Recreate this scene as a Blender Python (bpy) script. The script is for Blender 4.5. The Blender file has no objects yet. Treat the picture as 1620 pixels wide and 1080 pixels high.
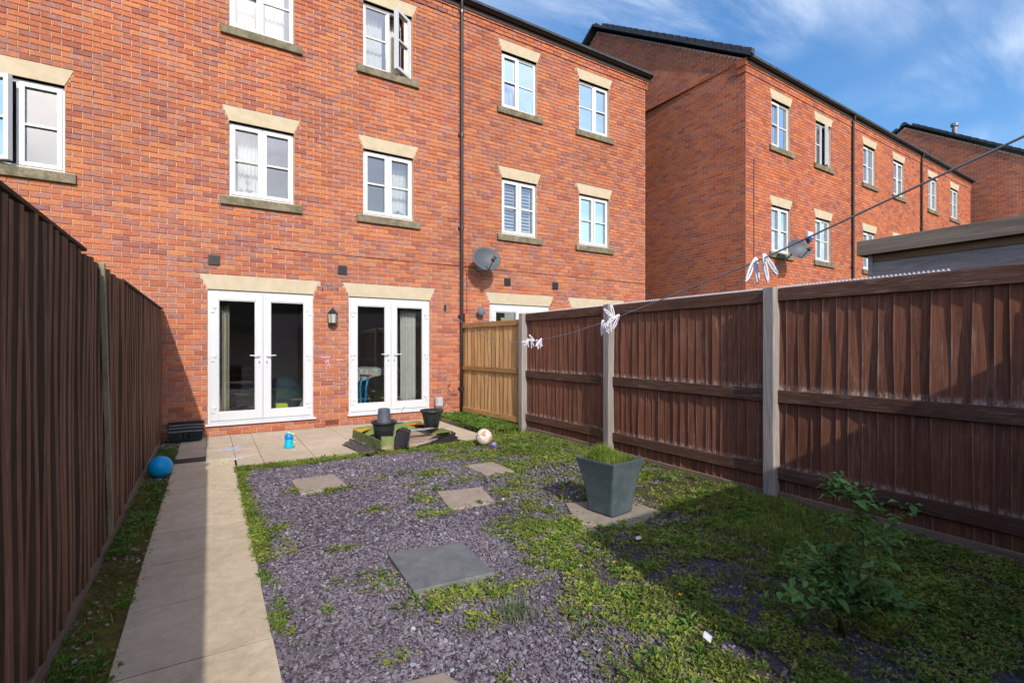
import bpy, math, random
import numpy as np
from mathutils import Matrix, Vector
random.seed(7); rng = np.random.default_rng(11)
scene = bpy.context.scene
col = scene.collection
R = math.radians

# ------------------------------------------------------------------ camera
YAW = math.atan(478/777); CAMZ = 1.358; FPX = 777.0
cam_d = bpy.data.cameras.new("camera"); cam = bpy.data.objects.new("camera", cam_d); col.objects.link(cam)
cam_d.sensor_width = 36; cam_d.lens = 36*FPX/1620; cam_d.shift_y = 7/1620
cam_d.clip_start = 0.05; cam_d.clip_end = 2000
cam.location = (0, 0, CAMZ); cam.rotation_euler = (R(90), 0, -YAW)
scene.camera = cam
FW = (math.sin(YAW), math.cos(YAW)); RT = (math.cos(YAW), -math.sin(YAW))

# ------------------------------------------------------------------ light
LDIR = Vector((0.2926, 1.515, -1.0)).normalized()
SUN_EL = math.asin(-LDIR.z)
sun_d = bpy.data.lights.new("sun", 'SUN'); sun = bpy.data.objects.new("sun", sun_d); col.objects.link(sun)
sun_d.energy = 2.4; sun_d.angle = R(0.5); sun_d.color = (1.0, 0.95, 0.87)
sun.rotation_euler = LDIR.to_track_quat('-Z', 'Y').to_euler()
sun.location = (-5, -20, 20)
world = bpy.data.worlds.new("World"); scene.world = world; world.use_nodes = True
wn = world.node_tree; wn.nodes.clear()
def wnode(t, **k):
    n = wn.nodes.new(t)
    for a, b in k.items(): setattr(n, a, b)
    return n
sky = wnode('ShaderNodeTexSky', sky_type='NISHITA', sun_disc=False)
sky.sun_elevation = SUN_EL
sky.sun_rotation = math.atan2(-LDIR.x, -LDIR.y)
sky.air_density = 1.0; sky.dust_density = 1.8; sky.ozone_density = 3.0
tc = wnode('ShaderNodeTexCoord')
sep = wnode('ShaderNodeSeparateXYZ'); wn.links.new(tc.outputs['Generated'], sep.inputs[0])
# cirrus: project the view direction on a high flat layer
def wm(op, a, b=None):
    n = wnode('ShaderNodeMath', operation=op)
    for i, v in enumerate((a, b)):
        if v is None: continue
        if isinstance(v, (int, float)): n.inputs[i].default_value = v
        else: wn.links.new(v, n.inputs[i])
    return n.outputs[0]
zc = wm('MAXIMUM', sep.outputs[2], 0.03); zc = wm('ADD', zc, 0.08)
px = wm('DIVIDE', sep.outputs[0], zc); py = wm('DIVIDE', sep.outputs[1], zc)
cmb = wnode('ShaderNodeCombineXYZ'); wn.links.new(px, cmb.inputs[0]); wn.links.new(py, cmb.inputs[1])
def wnoise(scale, detail, rough, dist, stretch, rot, off=(0, 0, 0)):
    mp = wnode('ShaderNodeMapping'); mp.inputs['Scale'].default_value = stretch
    mp.inputs['Rotation'].default_value = (0, 0, rot); mp.inputs['Location'].default_value = off
    wn.links.new(cmb.outputs[0], mp.inputs[0])
    n = wnode('ShaderNodeTexNoise'); n.inputs['Scale'].default_value = scale; n.inputs['Detail'].default_value = detail
    n.inputs['Roughness'].default_value = rough; n.inputs['Distortion'].default_value = dist
    wn.links.new(mp.outputs[0], n.inputs[0]); return n.outputs[0]
def wramp(v, a, b):
    n = wnode('ShaderNodeMapRange', interpolation_type='SMOOTHSTEP'); wn.links.new(v, n.inputs[0])
    n.inputs[1].default_value = a; n.inputs[2].default_value = b; return n.outputs[0]
c_big = wramp(wnoise(0.85, 3, .5, .3, (1, 1, 1), 0, (3.1, 1.7, 0)), .40, .66)
c_str = wramp(wnoise(1.6, 9, .62, .7, (.55, 1.6, 1), R(24), (.6, .2, 0)), .36, .80)
cl = wm('MULTIPLY', c_big, c_str); 
c_thin = wramp(wnoise(.5, 4, .6, .4, (1, 1.5, 1), R(10), (7, 3, 0)), .35, .8)
cl = wm('ADD', wm('MULTIPLY', cl, .78), wm('MULTIPLY', c_thin, .12)); cl = wm('MINIMUM', cl, .85)
mix = wnode('ShaderNodeMix', data_type='RGBA'); wn.links.new(cl, mix.inputs['Factor'])
hs = wnode('ShaderNodeHueSaturation'); hs.inputs['Saturation'].default_value = 1.24; hs.inputs['Value'].default_value = 1.0
wn.links.new(sky.outputs[0], hs.inputs['Color'])
wn.links.new(hs.outputs[0], mix.inputs['A']); mix.inputs['B'].default_value = (5.6, 6.0, 6.6, 1)
bg = wnode('ShaderNodeBackground'); bg.inputs['Strength'].default_value = 0.15
wo = wnode('ShaderNodeOutputWorld')
wn.links.new(mix.outputs['Result'], bg.inputs['Color']); wn.links.new(bg.outputs[0], wo.inputs[0])
vs = scene.view_settings
vs.view_transform = 'Standard'; vs.look = 'None'; vs.exposure = 0.66; vs.gamma = 1.0; vs.use_curve_mapping = False
cy = scene.cycles
cy.max_bounces = 8; cy.diffuse_bounces = 4; cy.glossy_bounces = 4; cy.transparent_max_bounces = 16
cy.use_denoising = True; cy.caustics_reflective = False; cy.caustics_refractive = False

# ------------------------------------------------------------------ mesh builder
class MB:
    def __init__(s): s.v = []; s.f = []
    def add(s, vs, fs):
        b = len(s.v); s.v += [tuple(p) for p in vs]; s.f += [tuple(b+i for i in q) for q in fs]; return s
    def box(s, x0, x1, y0, y1, z0, z1):
        return s.add([(x0,y0,z0),(x1,y0,z0),(x1,y1,z0),(x0,y1,z0),(x0,y0,z1),(x1,y0,z1),(x1,y1,z1),(x0,y1,z1)],
                     [(0,3,2,1),(4,5,6,7),(0,1,5,4),(1,2,6,5),(2,3,7,6),(3,0,4,7)])
    def obox(s, c, ax, ay, az):   # centre and three half vectors
        c, ax, ay, az = map(Vector, (c, ax, ay, az)); P = []
        for k in (-1, 1):
            for i, j in ((-1,-1),(1,-1),(1,1),(-1,1)): P.append(c+ax*i+ay*j+az*k)
        return s.add(P, [(0,3,2,1),(4,5,6,7),(0,1,5,4),(1,2,6,5),(2,3,7,6),(3,0,4,7)])
    def prism(s, poly, ext):      # polygon (3d points) extruded by a vector
        n = len(poly); e = Vector(ext); P = [Vector(p) for p in poly]; Q = [p+e for p in P]
        return s.add(P+Q, [tuple(range(n))[::-1], tuple(range(n, 2*n))] + [(i, (i+1) % n, n+(i+1) % n, n+i) for i in range(n)])
    def tube(s, pts, r, n=8, closed=False, caps=True):
        pts = [Vector(p) for p in pts]; m = len(pts); rr = r if isinstance(r, (list, tuple)) else [r]*m
        V = []; ref = Vector((0, 0, 1))
        for i, p in enumerate(pts):
            if closed: t = pts[(i+1) % m]-pts[i-1]
            else: t = pts[min(i+1, m-1)]-pts[max(i-1, 0)]
            if t.length < 1e-9: t = Vector((0, 0, 1))
            t.normalize()
            a = t.cross(ref)
            if a.length < .1: a = t.cross(Vector((0, 1, 0)))
            a.normalize(); b = t.cross(a)
            for k in range(n):
                w = 2*math.pi*k/n; V.append(p+(a*math.cos(w)+b*math.sin(w))*rr[i])
        F = []
        for i in range(m if closed else m-1):
            j = (i+1) % m
            for k in range(n): F.append((i*n+k, i*n+(k+1) % n, j*n+(k+1) % n, j*n+k))
        if not closed and caps: F += [tuple(range(n))[::-1], tuple((m-1)*n+k for k in range(n))]
        return s.add(V, F)
    def lathe(s, prof, c=(0,0,0), n=20, sx=1, sy=1, close=False):
        V = []; F = []
        for r, z in prof:
            for k in range(n):
                w = 2*math.pi*k/n; V.append((c[0]+r*math.cos(w)*sx, c[1]+r*math.sin(w)*sy, c[2]+z))
        m = len(prof)
        for i in range(m-1):
            for k in range(n): F.append((i*n+k, i*n+(k+1) % n, (i+1)*n+(k+1) % n, (i+1)*n+k))
        F.append(tuple(range(n))[::-1]); F.append(tuple((m-1)*n+k for k in range(n)))
        return s.add(V, F)
    def grid(s, fn, nu, nv, thick=None):
        P = [[Vector(fn(i/nu, j/nv)) for i in range(nu+1)] for j in range(nv+1)]
        V = [p for row in P for p in row]; W = nu+1
        F = [(j*W+i, j*W+i+1, (j+1)*W+i+1, (j+1)*W+i) for j in range(nv) for i in range(nu)]
        if thick:
            t = Vector(thick); N = len(V); V += [p+t for p in V]
            F += [tuple(N+q for q in f[::-1]) for f in F]
            rim = [j*W for j in range(nv+1)], [j*W+nu for j in range(nv+1)], list(range(W)), [nv*W+i for i in range(W)]
            for e in rim:
                for a, b in zip(e, e[1:]): F.append((a, b, N+b, N+a))
        return s.add(V, F)
    def xform(s, M): s.v = [tuple(M @ Vector(p)) for p in s.v]; return s
    def build(s, name, mat, parent=None, smooth=False, bevel=0):
        me = bpy.data.meshes.new(name); me.from_pydata(s.v, [], s.f)
        if smooth: me.polygons.foreach_set('use_smooth', [True]*len(me.polygons))
        me.materials.append(mat); me.update()
        return link(name, me, parent, bevel)
WLOC = {}
def link(name, me, parent=None, bevel=0, matrix=None):
    o = bpy.data.objects.new(name, me); col.objects.link(o)
    if parent is not None:
        o.parent = parent
        L = WLOC.get(parent.name)
        if L is not None: o.matrix_parent_inverse = Matrix.Translation(-Vector(L))
    if matrix is not None: o.matrix_basis = matrix
    if bevel:
        b = o.modifiers.new('bevel', 'BEVEL'); b.width = bevel; b.segments = 2; b.limit_method = 'ANGLE'
    return o
def thing(name, label, cat, loc=(0,0,0), group=None):
    o = bpy.data.objects.new(name, None); col.objects.link(o); o.empty_display_size = .1
    o.location = loc; WLOC[o.name] = tuple(loc); o['label'] = label; o['category'] = cat
    if group: o['group'] = group
    return o
def tag(o, label, cat, group=None):
    o['label'] = label; o['category'] = cat
    if group: o['group'] = group
    return o
def structure(o): o['kind'] = 'structure'; return o
def stuff(o): o['kind'] = 'stuff'; return o
def dup(root, M, label, group=None):
    r = root.copy(); col.objects.link(r); r.matrix_basis = M; r['label'] = label
    if group: r['group'] = group
    for ch in list(root.children):
        c = ch.copy(); col.objects.link(c); c.parent = r
        for g in ch.children:
            d = g.copy(); col.objects.link(d); d.parent = c
    return r
def npmesh(name, V, Fq, mat, parent=None, uv=None, smooth=False):
    """V (n,3), Fq (m,k) all same side count"""
    me = bpy.data.meshes.new(name); n = len(V); m, k = Fq.shape
    me.vertices.add(n); me.vertices.foreach_set('co', np.ascontiguousarray(V, dtype=np.float32).ravel())
    me.loops.add(m*k); me.loops.foreach_set('vertex_index', np.ascontiguousarray(Fq, dtype=np.int32).ravel())
    me.polygons.add(m); me.polygons.foreach_set('loop_start', np.arange(0, m*k, k, dtype=np.int32))
    me.update(calc_edges=True)
    me.polygons.foreach_set('use_smooth', np.full(m, bool(smooth)))
    if uv is not None:
        l = me.uv_layers.new(name='uv'); l.data.foreach_set('uv', np.ascontiguousarray(uv[Fq.ravel()], dtype=np.float32).ravel())
    me.materials.append(mat); me.validate(); 
    return link(name, me, parent)

# ------------------------------------------------------------------ materials
class NT:
    def __init__(s, name, rough=.8, spec=.3):
        s.m = bpy.data.materials.new(name); s.m.use_nodes = True; s.t = s.m.node_tree; s.t.nodes.clear()
        s.out = s.t.nodes.new('ShaderNodeOutputMaterial'); s.b = s.t.nodes.new('ShaderNodeBsdfPrincipled')
        s.b.inputs['Roughness'].default_value = rough; s.b.inputs['Specular IOR Level'].default_value = spec
        s.t.links.new(s.b.outputs[0], s.out.inputs[0])
    def n(s, t, **k):
        n = s.t.nodes.new(t)
        for a, b in k.items(): setattr(n, a, b)
        return n
    def put(s, sock, v):
        if isinstance(v, (int, float)): sock.default_value = v
        elif isinstance(v, (tuple, list)): sock.default_value = (*v, 1) if len(v) == 3 and sock.type == 'RGBA' else v
        else: s.t.links.new(v, sock)
    def math(s, op, a, b=None, c=None):
        n = s.n('ShaderNodeMath', operation=op)
        for i, v in enumerate((a, b, c)):
            if v is not None: s.put(n.inputs[i], v)
        return n.outputs[0]
    def pos(s): return s.n('ShaderNodeNewGeometry').outputs['Position']
    def objc(s): return s.n('ShaderNodeTexCoord').outputs['Object']
    def rnd(s):
        g = s.n('ShaderNodeNewGeometry').outputs['Random Per Island']; o = s.n('ShaderNodeObjectInfo').outputs['Random']
        return s.math('FRACT', s.math('ADD', s.math('MULTIPLY', o, 7.31), g))
    def noise(s, scale, detail=4, rough=.6, stretch=None, co=None, dist=0, off=None, rot=None):
        co = co or s.pos()
        if stretch or off or rot:
            mp = s.n('ShaderNodeMapping'); s.t.links.new(co, mp.inputs[0])
            if stretch: mp.inputs['Scale'].default_value = stretch
            if rot: mp.inputs['Rotation'].default_value = rot
            if off is not None: s.put(mp.inputs['Location'], off)
            co = mp.outputs[0]
        n = s.n('ShaderNodeTexNoise'); s.t.links.new(co, n.inputs[0])
        n.inputs['Scale'].default_value = scale; n.inputs['Detail'].default_value = detail
        n.inputs['Roughness'].default_value = rough; n.inputs['Distortion'].default_value = dist
        return n.outputs[0]
    def rng(s, v, a, b, c=0., d=1., smooth=True):
        n = s.n('ShaderNodeMapRange', interpolation_type='SMOOTHSTEP' if smooth else 'LINEAR'); s.put(n.inputs[0], v)
        for i, x in zip((1, 2, 3, 4), (a, b, c, d)): n.inputs[i].default_value = x
        return n.outputs[0]
    def ramp(s, v, stops, interp='LINEAR'):
        n = s.n('ShaderNodeValToRGB'); s.put(n.inputs[0], v); e = n.color_ramp.elements; n.color_ramp.interpolation = interp
        while len(e) < len(stops): e.new(.5)
        for q, (p, c) in zip(e, stops): q.position = p; q.color = (*c, 1)
        return n.outputs[0]
    def mix(s, f, a, b, mode='MIX'):
        n = s.n('ShaderNodeMix', data_type='RGBA', blend_type=mode); s.put(n.inputs['Factor'], f)
        s.put(n.inputs['A'], a); s.put(n.inputs['B'], b); return n.outputs['Result']
    def scale(s, c, v):   # colour times value
        n = s.n('ShaderNodeVectorMath', operation='SCALE'); s.put(n.inputs[0], c); s.put(n.inputs['Scale'], v); return n.outputs[0]
    def bump(s, h, strength=.3, dist=.01):
        n = s.n('ShaderNodeBump'); n.inputs['Strength'].default_value = strength; n.inputs['Distance'].default_value = dist
        s.put(n.inputs['Height'], h); s.t.links.new(n.outputs[0], s.b.inputs['Normal'])
    def color(s, c): s.put(s.b.inputs['Base Color'], c); return s

def m_brick(name, tint=(1, 1, 1), bmp=.5):
    s = NT(name, .88, .2); r = s.rnd(); r2 = s.math('FRACT', s.math('MULTIPLY', r, 17.3)); r3 = s.math('FRACT', s.math('MULTIPLY', r, 53.7))
    base = s.ramp(r, [(0, (.53,.180,.080)), (.3, (.49,.152,.068)), (.65, (.44,.128,.063)), (.9, (.37,.105,.062)), (1, (.29,.095,.072))])
    uv = s.n('ShaderNodeUVMap', uv_map='uv').outputs[0]; sp = s.n('ShaderNodeSeparateXYZ'); s.t.links.new(uv, sp.inputs[0])
    du = s.math('ABSOLUTE', s.math('SUBTRACT', sp.outputs[0], s.math('ADD', .35, s.math('MULTIPLY', r3, .3))))
    dv = s.math('ABSOLUTE', s.math('SUBTRACT', sp.outputs[1], .5))
    m = s.math('MULTIPLY', s.rng(du, .10, .46, 1, 0), s.rng(dv, .22, .52, 1, .1))
    nz = s.noise(26, 4, .7, (1, 1, 2.4)); m = s.math('MULTIPLY', m, s.rng(nz, .30, .62))
    m = s.math('MULTIPLY', m, s.rng(r2, .42, .62))
    c = s.mix(s.math('MULTIPLY', m, .9), base, s.mix(r3, (.22,.125,.125), (.32,.20,.20)))
    sp2 = s.noise(70, 3, .7); c = s.scale(c, s.rng(sp2, .25, .8, .74, 1.24))
    big = s.noise(.55, 3, .5); c = s.scale(c, s.rng(big, .3, .7, .92, 1.07))
    ef = s.noise(1.1, 5, .65, off=(3, 1, 2)); c = s.mix(s.rng(ef, .60, .82, 0, .18), c, (.55,.40,.34))
    c = s.mix(1.0, c, tint, 'MULTIPLY')
    s.color(c); s.bump(s.noise(120, 3, .7), bmp, .003); return s.m
def m_simple(name, c, rough=.6, spec=.4, var=.12, nscale=20, bump=0.0, metallic=0, stretch=None):
    s = NT(name, rough, spec); nz = s.noise(nscale, 5, .6, stretch)
    s.color(s.scale(tuple(c), s.rng(nz, .3, .7, 1-var, 1+var, False)) if var else tuple(c)); s.b.inputs['Metallic'].default_value = metallic
    if bump: s.bump(nz, bump, .004)
    return s.m
def m_mortar():
    s = NT('mortar', .95, .1); n1 = s.noise(60, 4, .7)
    c = s.ramp(s.noise(1.4, 4, .6), [(.3, (.50,.38,.29)), (.7, (.62,.49,.38))]); s.color(s.scale(c, s.rng(n1, .3, .7, .85, 1.12)))
    s.bump(n1, .6, .004); return s.m
def m_stone(name, a, b, moss=0.0):
    s = NT(name, .9, .2); c = s.mix(s.rng(s.noise(6, 6, .65), .3, .7), a, b)
    c = s.scale(c, s.rng(s.noise(150, 2, .6), .3, .7, .86, 1.12))
    if moss:
        c = s.mix(s.math('MULTIPLY', s.rng(s.noise(9, 6, .75), .40, .62), moss), c, (.07,.065,.035))
        c = s.scale(c, s.rng(s.noise(30, 4, .7, (6, 6, .5)), .35, .65, .7, 1.15))
    s.color(c); s.bump(s.noise(90, 4, .7), .35, .004); return s.m
def m_wood(name, base, dark, wear=None, wearamt=.5, axis='z', spec=.25, rough=.75, flake=False):
    """axis: grain direction"""
    s = NT(name, rough, spec); st = {'z': (1, 1, .07), 'y': (1, .07, 1), 'x': (.07, 1, 1)}[axis]
    r = s.rnd(); cmbn = s.n('ShaderNodeCombineXYZ'); s.put(cmbn.inputs[0], s.math('MULTIPLY', r, 9.)); s.put(cmbn.inputs[2], s.math('MULTIPLY', r, 3.))
    g = s.noise(110, 6, .75, tuple(x if x == 1 else .035 for x in st), off=cmbn.outputs[0], dist=.4); g2 = s.noise(14, 5, .6, st, off=cmbn.outputs[0], dist=1.5)
    c = s.mix(s.rng(g, .32, .68), base, dark); c = s.scale(c, s.math('ADD', .80, s.math('MULTIPLY', r, .42)))
    c = s.scale(c, s.rng(g2, .25, .75, .72, 1.25))
    kn = s.n('ShaderNodeTexVoronoi', feature='F1'); kn.inputs['Scale'].default_value = 3.2; mp = s.n('ShaderNodeMapping'); mp.inputs['Scale'].default_value = {'z': (1, 1, .55), 'y': (1, .55, 1), 'x': (.55, 1, 1)}[axis]
    s.t.links.new(s.pos(), mp.inputs[0]); s.t.links.new(mp.outputs[0], kn.inputs[0])
    c = s.mix(s.rng(kn.outputs['Distance'], .02, .055, .6, 0), c, tuple(x*.45 for x in dark))
    if wear:
        w = s.noise(85, 8, .85, tuple(x if x == 1 else .05 for x in st), off=cmbn.outputs[0], dist=.5); w2 = s.noise(2.4, 5, .65, off=(5, 2, 7))
        wm_ = s.math('MULTIPLY', s.rng(w, .50, .70), s.rng(w2, .36, .62)); c = s.mix(s.math('MULTIPLY', wm_, wearamt), c, wear)
        if flake:   # paint flaking where water splashes off the rails
            sp_ = s.n('ShaderNodeSeparateXYZ'); s.t.links.new(s.pos(), sp_.inputs[0]); fz = None
            for zr in (.965, .262):
                q = s.math('SUBTRACT', sp_.outputs[2], zr); q = s.math('MULTIPLY', s.rng(q, -.01, .0), s.rng(q, .0, .06, .9, 0)); fz = q if fz is None else s.math('MAXIMUM', fz, q)
            c = s.mix(s.math('MULTIPLY', fz, s.rng(s.noise(34, 6, .75, (1, 1, .35)), .42, .6)), c, tuple(x*1.1 for x in wear))
    s.color(c); s.bump(g, .5, .004); return s.m

BRICK = m_brick('red multi brick', (.97, 1.06, 1.12)); BRICK_FAR = m_brick('red brick', (1.0, 1.0, 1.0), .08)
MORTAR = m_mortar()
STONE = m_stone('cream cast stone', (.47,.385,.26), (.54,.45,.32)); SILL = m_stone('weathered sill stone', (.19,.155,.105), (.29,.245,.17), .55)
UPVC = m_simple('white upvc', (.60,.61,.63), .25, .5, .03, 3)
BLACKP = m_simple('black plastic', (.018,.018,.02), .35, .5, .2, 30); GUTTER = m_simple('dark brown black plastic', (.028,.02,.021), .3, .5, .15, 8)
DARKP = m_simple('dark grey pot plastic', (.022,.024,.027), .5, .4, .3, 14, .1); GREYPOT = m_simple('grey blue pot plastic', (.075,.09,.115), .6, .3, .2, 14, .1)
TILE = m_simple('dark slate roof tile', (.045,.055,.068), .7, .3, .35, 6, .2)
FASCIA = m_simple('dark fascia', (.05,.035,.03), .5, .3, .1)
GRAVEL_B = m_wood('weathered gravel board', (.30,.21,.15), (.18,.125,.09), (.34,.24,.18), .6, 'y')
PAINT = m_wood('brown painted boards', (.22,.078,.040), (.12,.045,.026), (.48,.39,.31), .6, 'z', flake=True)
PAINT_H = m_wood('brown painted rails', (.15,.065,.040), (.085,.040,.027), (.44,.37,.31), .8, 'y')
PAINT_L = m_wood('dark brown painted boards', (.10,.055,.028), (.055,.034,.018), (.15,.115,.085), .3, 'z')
TAN = m_wood('tan new fence boards', (.56,.33,.14), (.44,.24,.095), None, 0, 'z'); TAN_H = m_wood('tan new rails', (.47,.26,.10), (.35,.18,.07), None, 0, 'y')
GREYW = m_wood('grey weathered post', (.36,.32,.29), (.24,.21,.19), (.42,.38,.32), .3, 'z')
PALEW = m_wood('pale post edge', (.36,.30,.20), (.27,.22,.14), None, 0, 'z')
SHEDW = m_wood('grey shed boards', (.42,.37,.35), (.27,.24,.23), (.42,.38,.37), .5, 'y'); SHEDF = m_wood('taupe shed fascia', (.28,.225,.175), (.23,.18,.14), None, 0, 'y', rough=.9)
SHEDB = m_wood('ochre shed board', (.26,.16,.085), (.17,.11,.06), None, 0, 'y')
ROOM = m_simple('room plaster', (.55,.55,.54), .9, .1, .05); ROOM_UP = m_simple('pale room plaster', (.42,.43,.45), .9, .1, .05)
CARPET = m_simple('speckled grey rug', (.07,.075,.09), .95, .1, .9, 60)
CURTAIN = m_simple('off white curtain cloth', (.66,.66,.62), .85, .15, .06, 10); CURT_B = m_simple('beige curtain cloth', (.48,.44,.36), .9, .1, .12, 12)
SILVER = m_simple('silvery blackout cloth', (.55,.60,.64), .38, .6, .2, 6)
SHUT = m_simple('white shutter slats', (.72,.72,.72), .4, .4, .02)
def m_glass():
    s = NT('window glass'); t = s.t; t.nodes.remove(s.b)
    tr = s.n('ShaderNodeBsdfTransparent'); tr.inputs[0].default_value = (.92,.94,.94,1)
    gl = s.n('ShaderNodeBsdfGlossy'); gl.inputs['Roughness'].default_value = .005; gl.inputs[0].default_value = (1,1,1,1)
    fr = s.n('ShaderNodeFresnel'); fr.inputs[0].default_value = 1.52
    f = s.math('ADD', s.math('MULTIPLY', fr.outputs[0], 1.2), .07)
    bp = s.n('ShaderNodeBump'); bp.inputs['Strength'].default_value = .05; bp.inputs['Distance'].default_value = .01; s.put(bp.inputs['Height'], s.noise(2.2, 2, .5)); t.links.new(bp.outputs[0], gl.inputs['Normal'])
    mx = s.n('ShaderNodeMixShader'); t.links.new(f, mx.inputs[0]); t.links.new(tr.outputs[0], mx.inputs[1]); t.links.new(gl.outputs[0], mx.inputs[2])
    t.links.new(mx.outputs[0], s.out.inputs[0]); return s.m
GLASS = m_glass()

# ------------------------------------------------------------------ brickwork
C = 0.0762; BL = 0.209; J = 0.0095
def campx(P):
    zc = P[0]*FW[0]+P[1]*FW[1]; xc = P[0]*RT[0]+P[1]*RT[1]
    return (810+FPX*xc/zc, 547-FPX*(P[2]-CAMZ)/zc, zc) if zc > .1 else (9e9, 9e9, -1)
BR_T = None
def brick_template(fine):
    b = .0045
    if fine:
        V = [(0,1,0),(1,1,0),(1,1,1),(0,1,1), (0,0,0),(1,0,0),(1,0,1),(0,0,1)]
        inner = 4
        F = [(0,1,5,4),(1,2,6,5),(2,3,7,6),(3,0,4,7),(4,5,9,8),(5,6,10,9),(6,7,11,10),(7,4,8,11),(8,9,10,11)]
    else:
        V = [(0,1,0),(1,1,0),(1,1,1),(0,1,1), (0,0,0),(1,0,0),(1,0,1),(0,0,1)]
        F = [(0,1,5,4),(1,2,6,5),(2,3,7,6),(3,0,4,7),(4,5,6,7)]
    return V, F
def bricks_mesh(name, B, O, ax, n, mat, parent, fine=True):
    """B rows: x0,x1,z0,z1,off"""
    B = np.array(B, dtype=float); m = len(B); O = np.array(O, float); ax = np.array(ax, float); n = np.array(n, float); up = np.array((0, 0, 1.))
    x0, x1, z0, z1, off = B.T; depth = .02+off; e = .0045
    rows = []; uvs = []
    j = rng.uniform(-.0016, .0016, (m, 4))
    x0 = x0+j[:, 0]; x1 = x1+j[:, 1]; z0 = z0+j[:, 2]; z1 = z1+j[:, 3]; o = off+rng.uniform(-.002, .002, m)*(1 if fine else .25)
    def ring(inset, d):
        return [(x0+inset, z0+inset, d), (x1-inset, z0+inset, d), (x1-inset, z1-inset, d), (x0+inset, z1-inset, d)]
    rings = ring(0, o-depth) + ring(0, o-(e if fine else 0)) + (ring(e, o) if fine else [])
    V = np.stack([O+np.outer(a, ax)+np.outer(b, up)+np.outer(d, n) for a, b, d in rings], axis=1)  # m,k,3
    k = V.shape[1]; w = (x1-x0); h = (z1-z0)
    UV = np.stack([np.stack([(a-x0)/BL, (b-z0)/h], -1) for a, b, d in rings], axis=1)
    _, F = brick_template(fine); F = np.array(F)
    Fa = (F[None]+(np.arange(m)*k)[:, None, None]).reshape(-1, 4)
    return npmesh(name, V.reshape(-1, 3), Fa, mat, parent, uv=UV.reshape(-1, 2))
def make_one_brick():
    x0, x1, z0, z1 = J/2, BL-J/2, J/2, C-J/2; e = .0045
    def ring(i, d): return [(x0+i, d, z0+i), (x1-i, d, z0+i), (x1-i, d, z1-i), (x0+i, d, z1-i)]
    V = np.array(ring(0, .02)+ring(0, e)+ring(e, 0)); _, F = brick_template(True); F = np.array(F)
    UV = np.stack([(V[:, 0]-x0)/BL, (V[:, 2]-z0)/(z1-z0)], -1)
    return V, F, UV
_shared = {}
def shared_brick(mat):
    if mat.name not in _shared:
        L = []
        for q in range(4):
            V, F, UV = make_one_brick(); V = V+rng.uniform(-.0012, .0012, V.shape)*np.array([1, .4, 1])
            o = npmesh('brick', V, F, mat, None, uv=UV); L.append(o.data); bpy.data.objects.remove(o)
        _shared[mat.name] = L
    return _shared[mat.name]
def lay(x0, x1, k0, k1, blocks, offs=lambda k: 0., top=None, phase=0., tooth=None):
    """blocks: list of functions z -> (xa, xb) or None. returns bricks"""
    out = []
    for k in range(k0, k1):
        z0, z1 = k*C, (k+1)*C; zm = (z0+z1)/2; iv = [(x0, x1)]
        if top is not None:
            r = top(z1)
            if r is None: break
            iv = [(max(x0, r[0]), min(x1, r[1]))]
        for b in blocks:
            q = b(zm)
            if q is None: continue
            nv = []
            for a, c in iv:
                if q[1] <= a or q[0] >= c: nv.append((a, c)); continue
                if q[0] > a: nv.append((a, q[0]))
                if q[1] < c: nv.append((q[1], c))
            iv = nv
        ph = phase+(BL/2 if k % 2 else 0)+.004*math.sin(k*k*1.7+k*.9)
        for a, c in iv:
            i = math.floor((a-ph)/BL)
            while ph+i*BL < c:
                s0, s1 = ph+i*BL, ph+(i+1)*BL; i += 1
                p, q = max(s0, a), min(s1, c)
                if q-p < .03: continue
                if tooth and not (tooth[0] <= (s0+s1)/2 < tooth[1]): continue
                full = (p == s0 and q == s1)
                out.append([p+J/2, q-J/2, z0+J/2, z1-J/2, offs(k), full, s0, k])
    return out
def place_bricks(out, O, ax, n, mat, parent, ok=lambda x, z: True, fine=True, most=300, minpx=9.):
    O = Vector(O); ax = Vector(ax); n = Vector(n); cand = []
    for i, b in enumerate(out):
        if not b[5]: continue
        P = O+ax*(b[0]+b[1])*.5+Vector((0, 0, (b[2]+b[3])*.5)); c = campx(P)
        if not (0 < c[0] < 1620 and 0 < c[1] < 1080) or not ok((b[0]+b[1])/2, b[2]): continue
        a = campx(O+ax*b[0]+Vector((0, 0, b[2]))); d = campx(O+ax*b[1]+Vector((0, 0, b[2])))
        w = math.hypot(a[0]-d[0], a[1]-d[1])
        if w < minpx: continue
        cand.append((w*FPX*C/c[2], i))
    cand.sort(reverse=True); pick = set(i for _, i in cand[:most])
    rot = Matrix((( ax.x, -n.x, 0), (ax.y, -n.y, 0), (0, 0, 1))).to_4x4(); M = shared_brick(mat)
    for i in pick:
        b = out[i]; P = O+ax*b[6]+Vector((0, 0, b[7]*C))+n*(b[4]+random.uniform(-.002, .002))
        link('brick', M[i % 4], parent, matrix=Matrix.Translation(P) @ rot)
    rest = [b[:5] for i, b in enumerate(out) if i not in pick]
    if rest: stuff(bricks_mesh('brickwork', rest, O, ax, n, mat, parent, fine))

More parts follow.
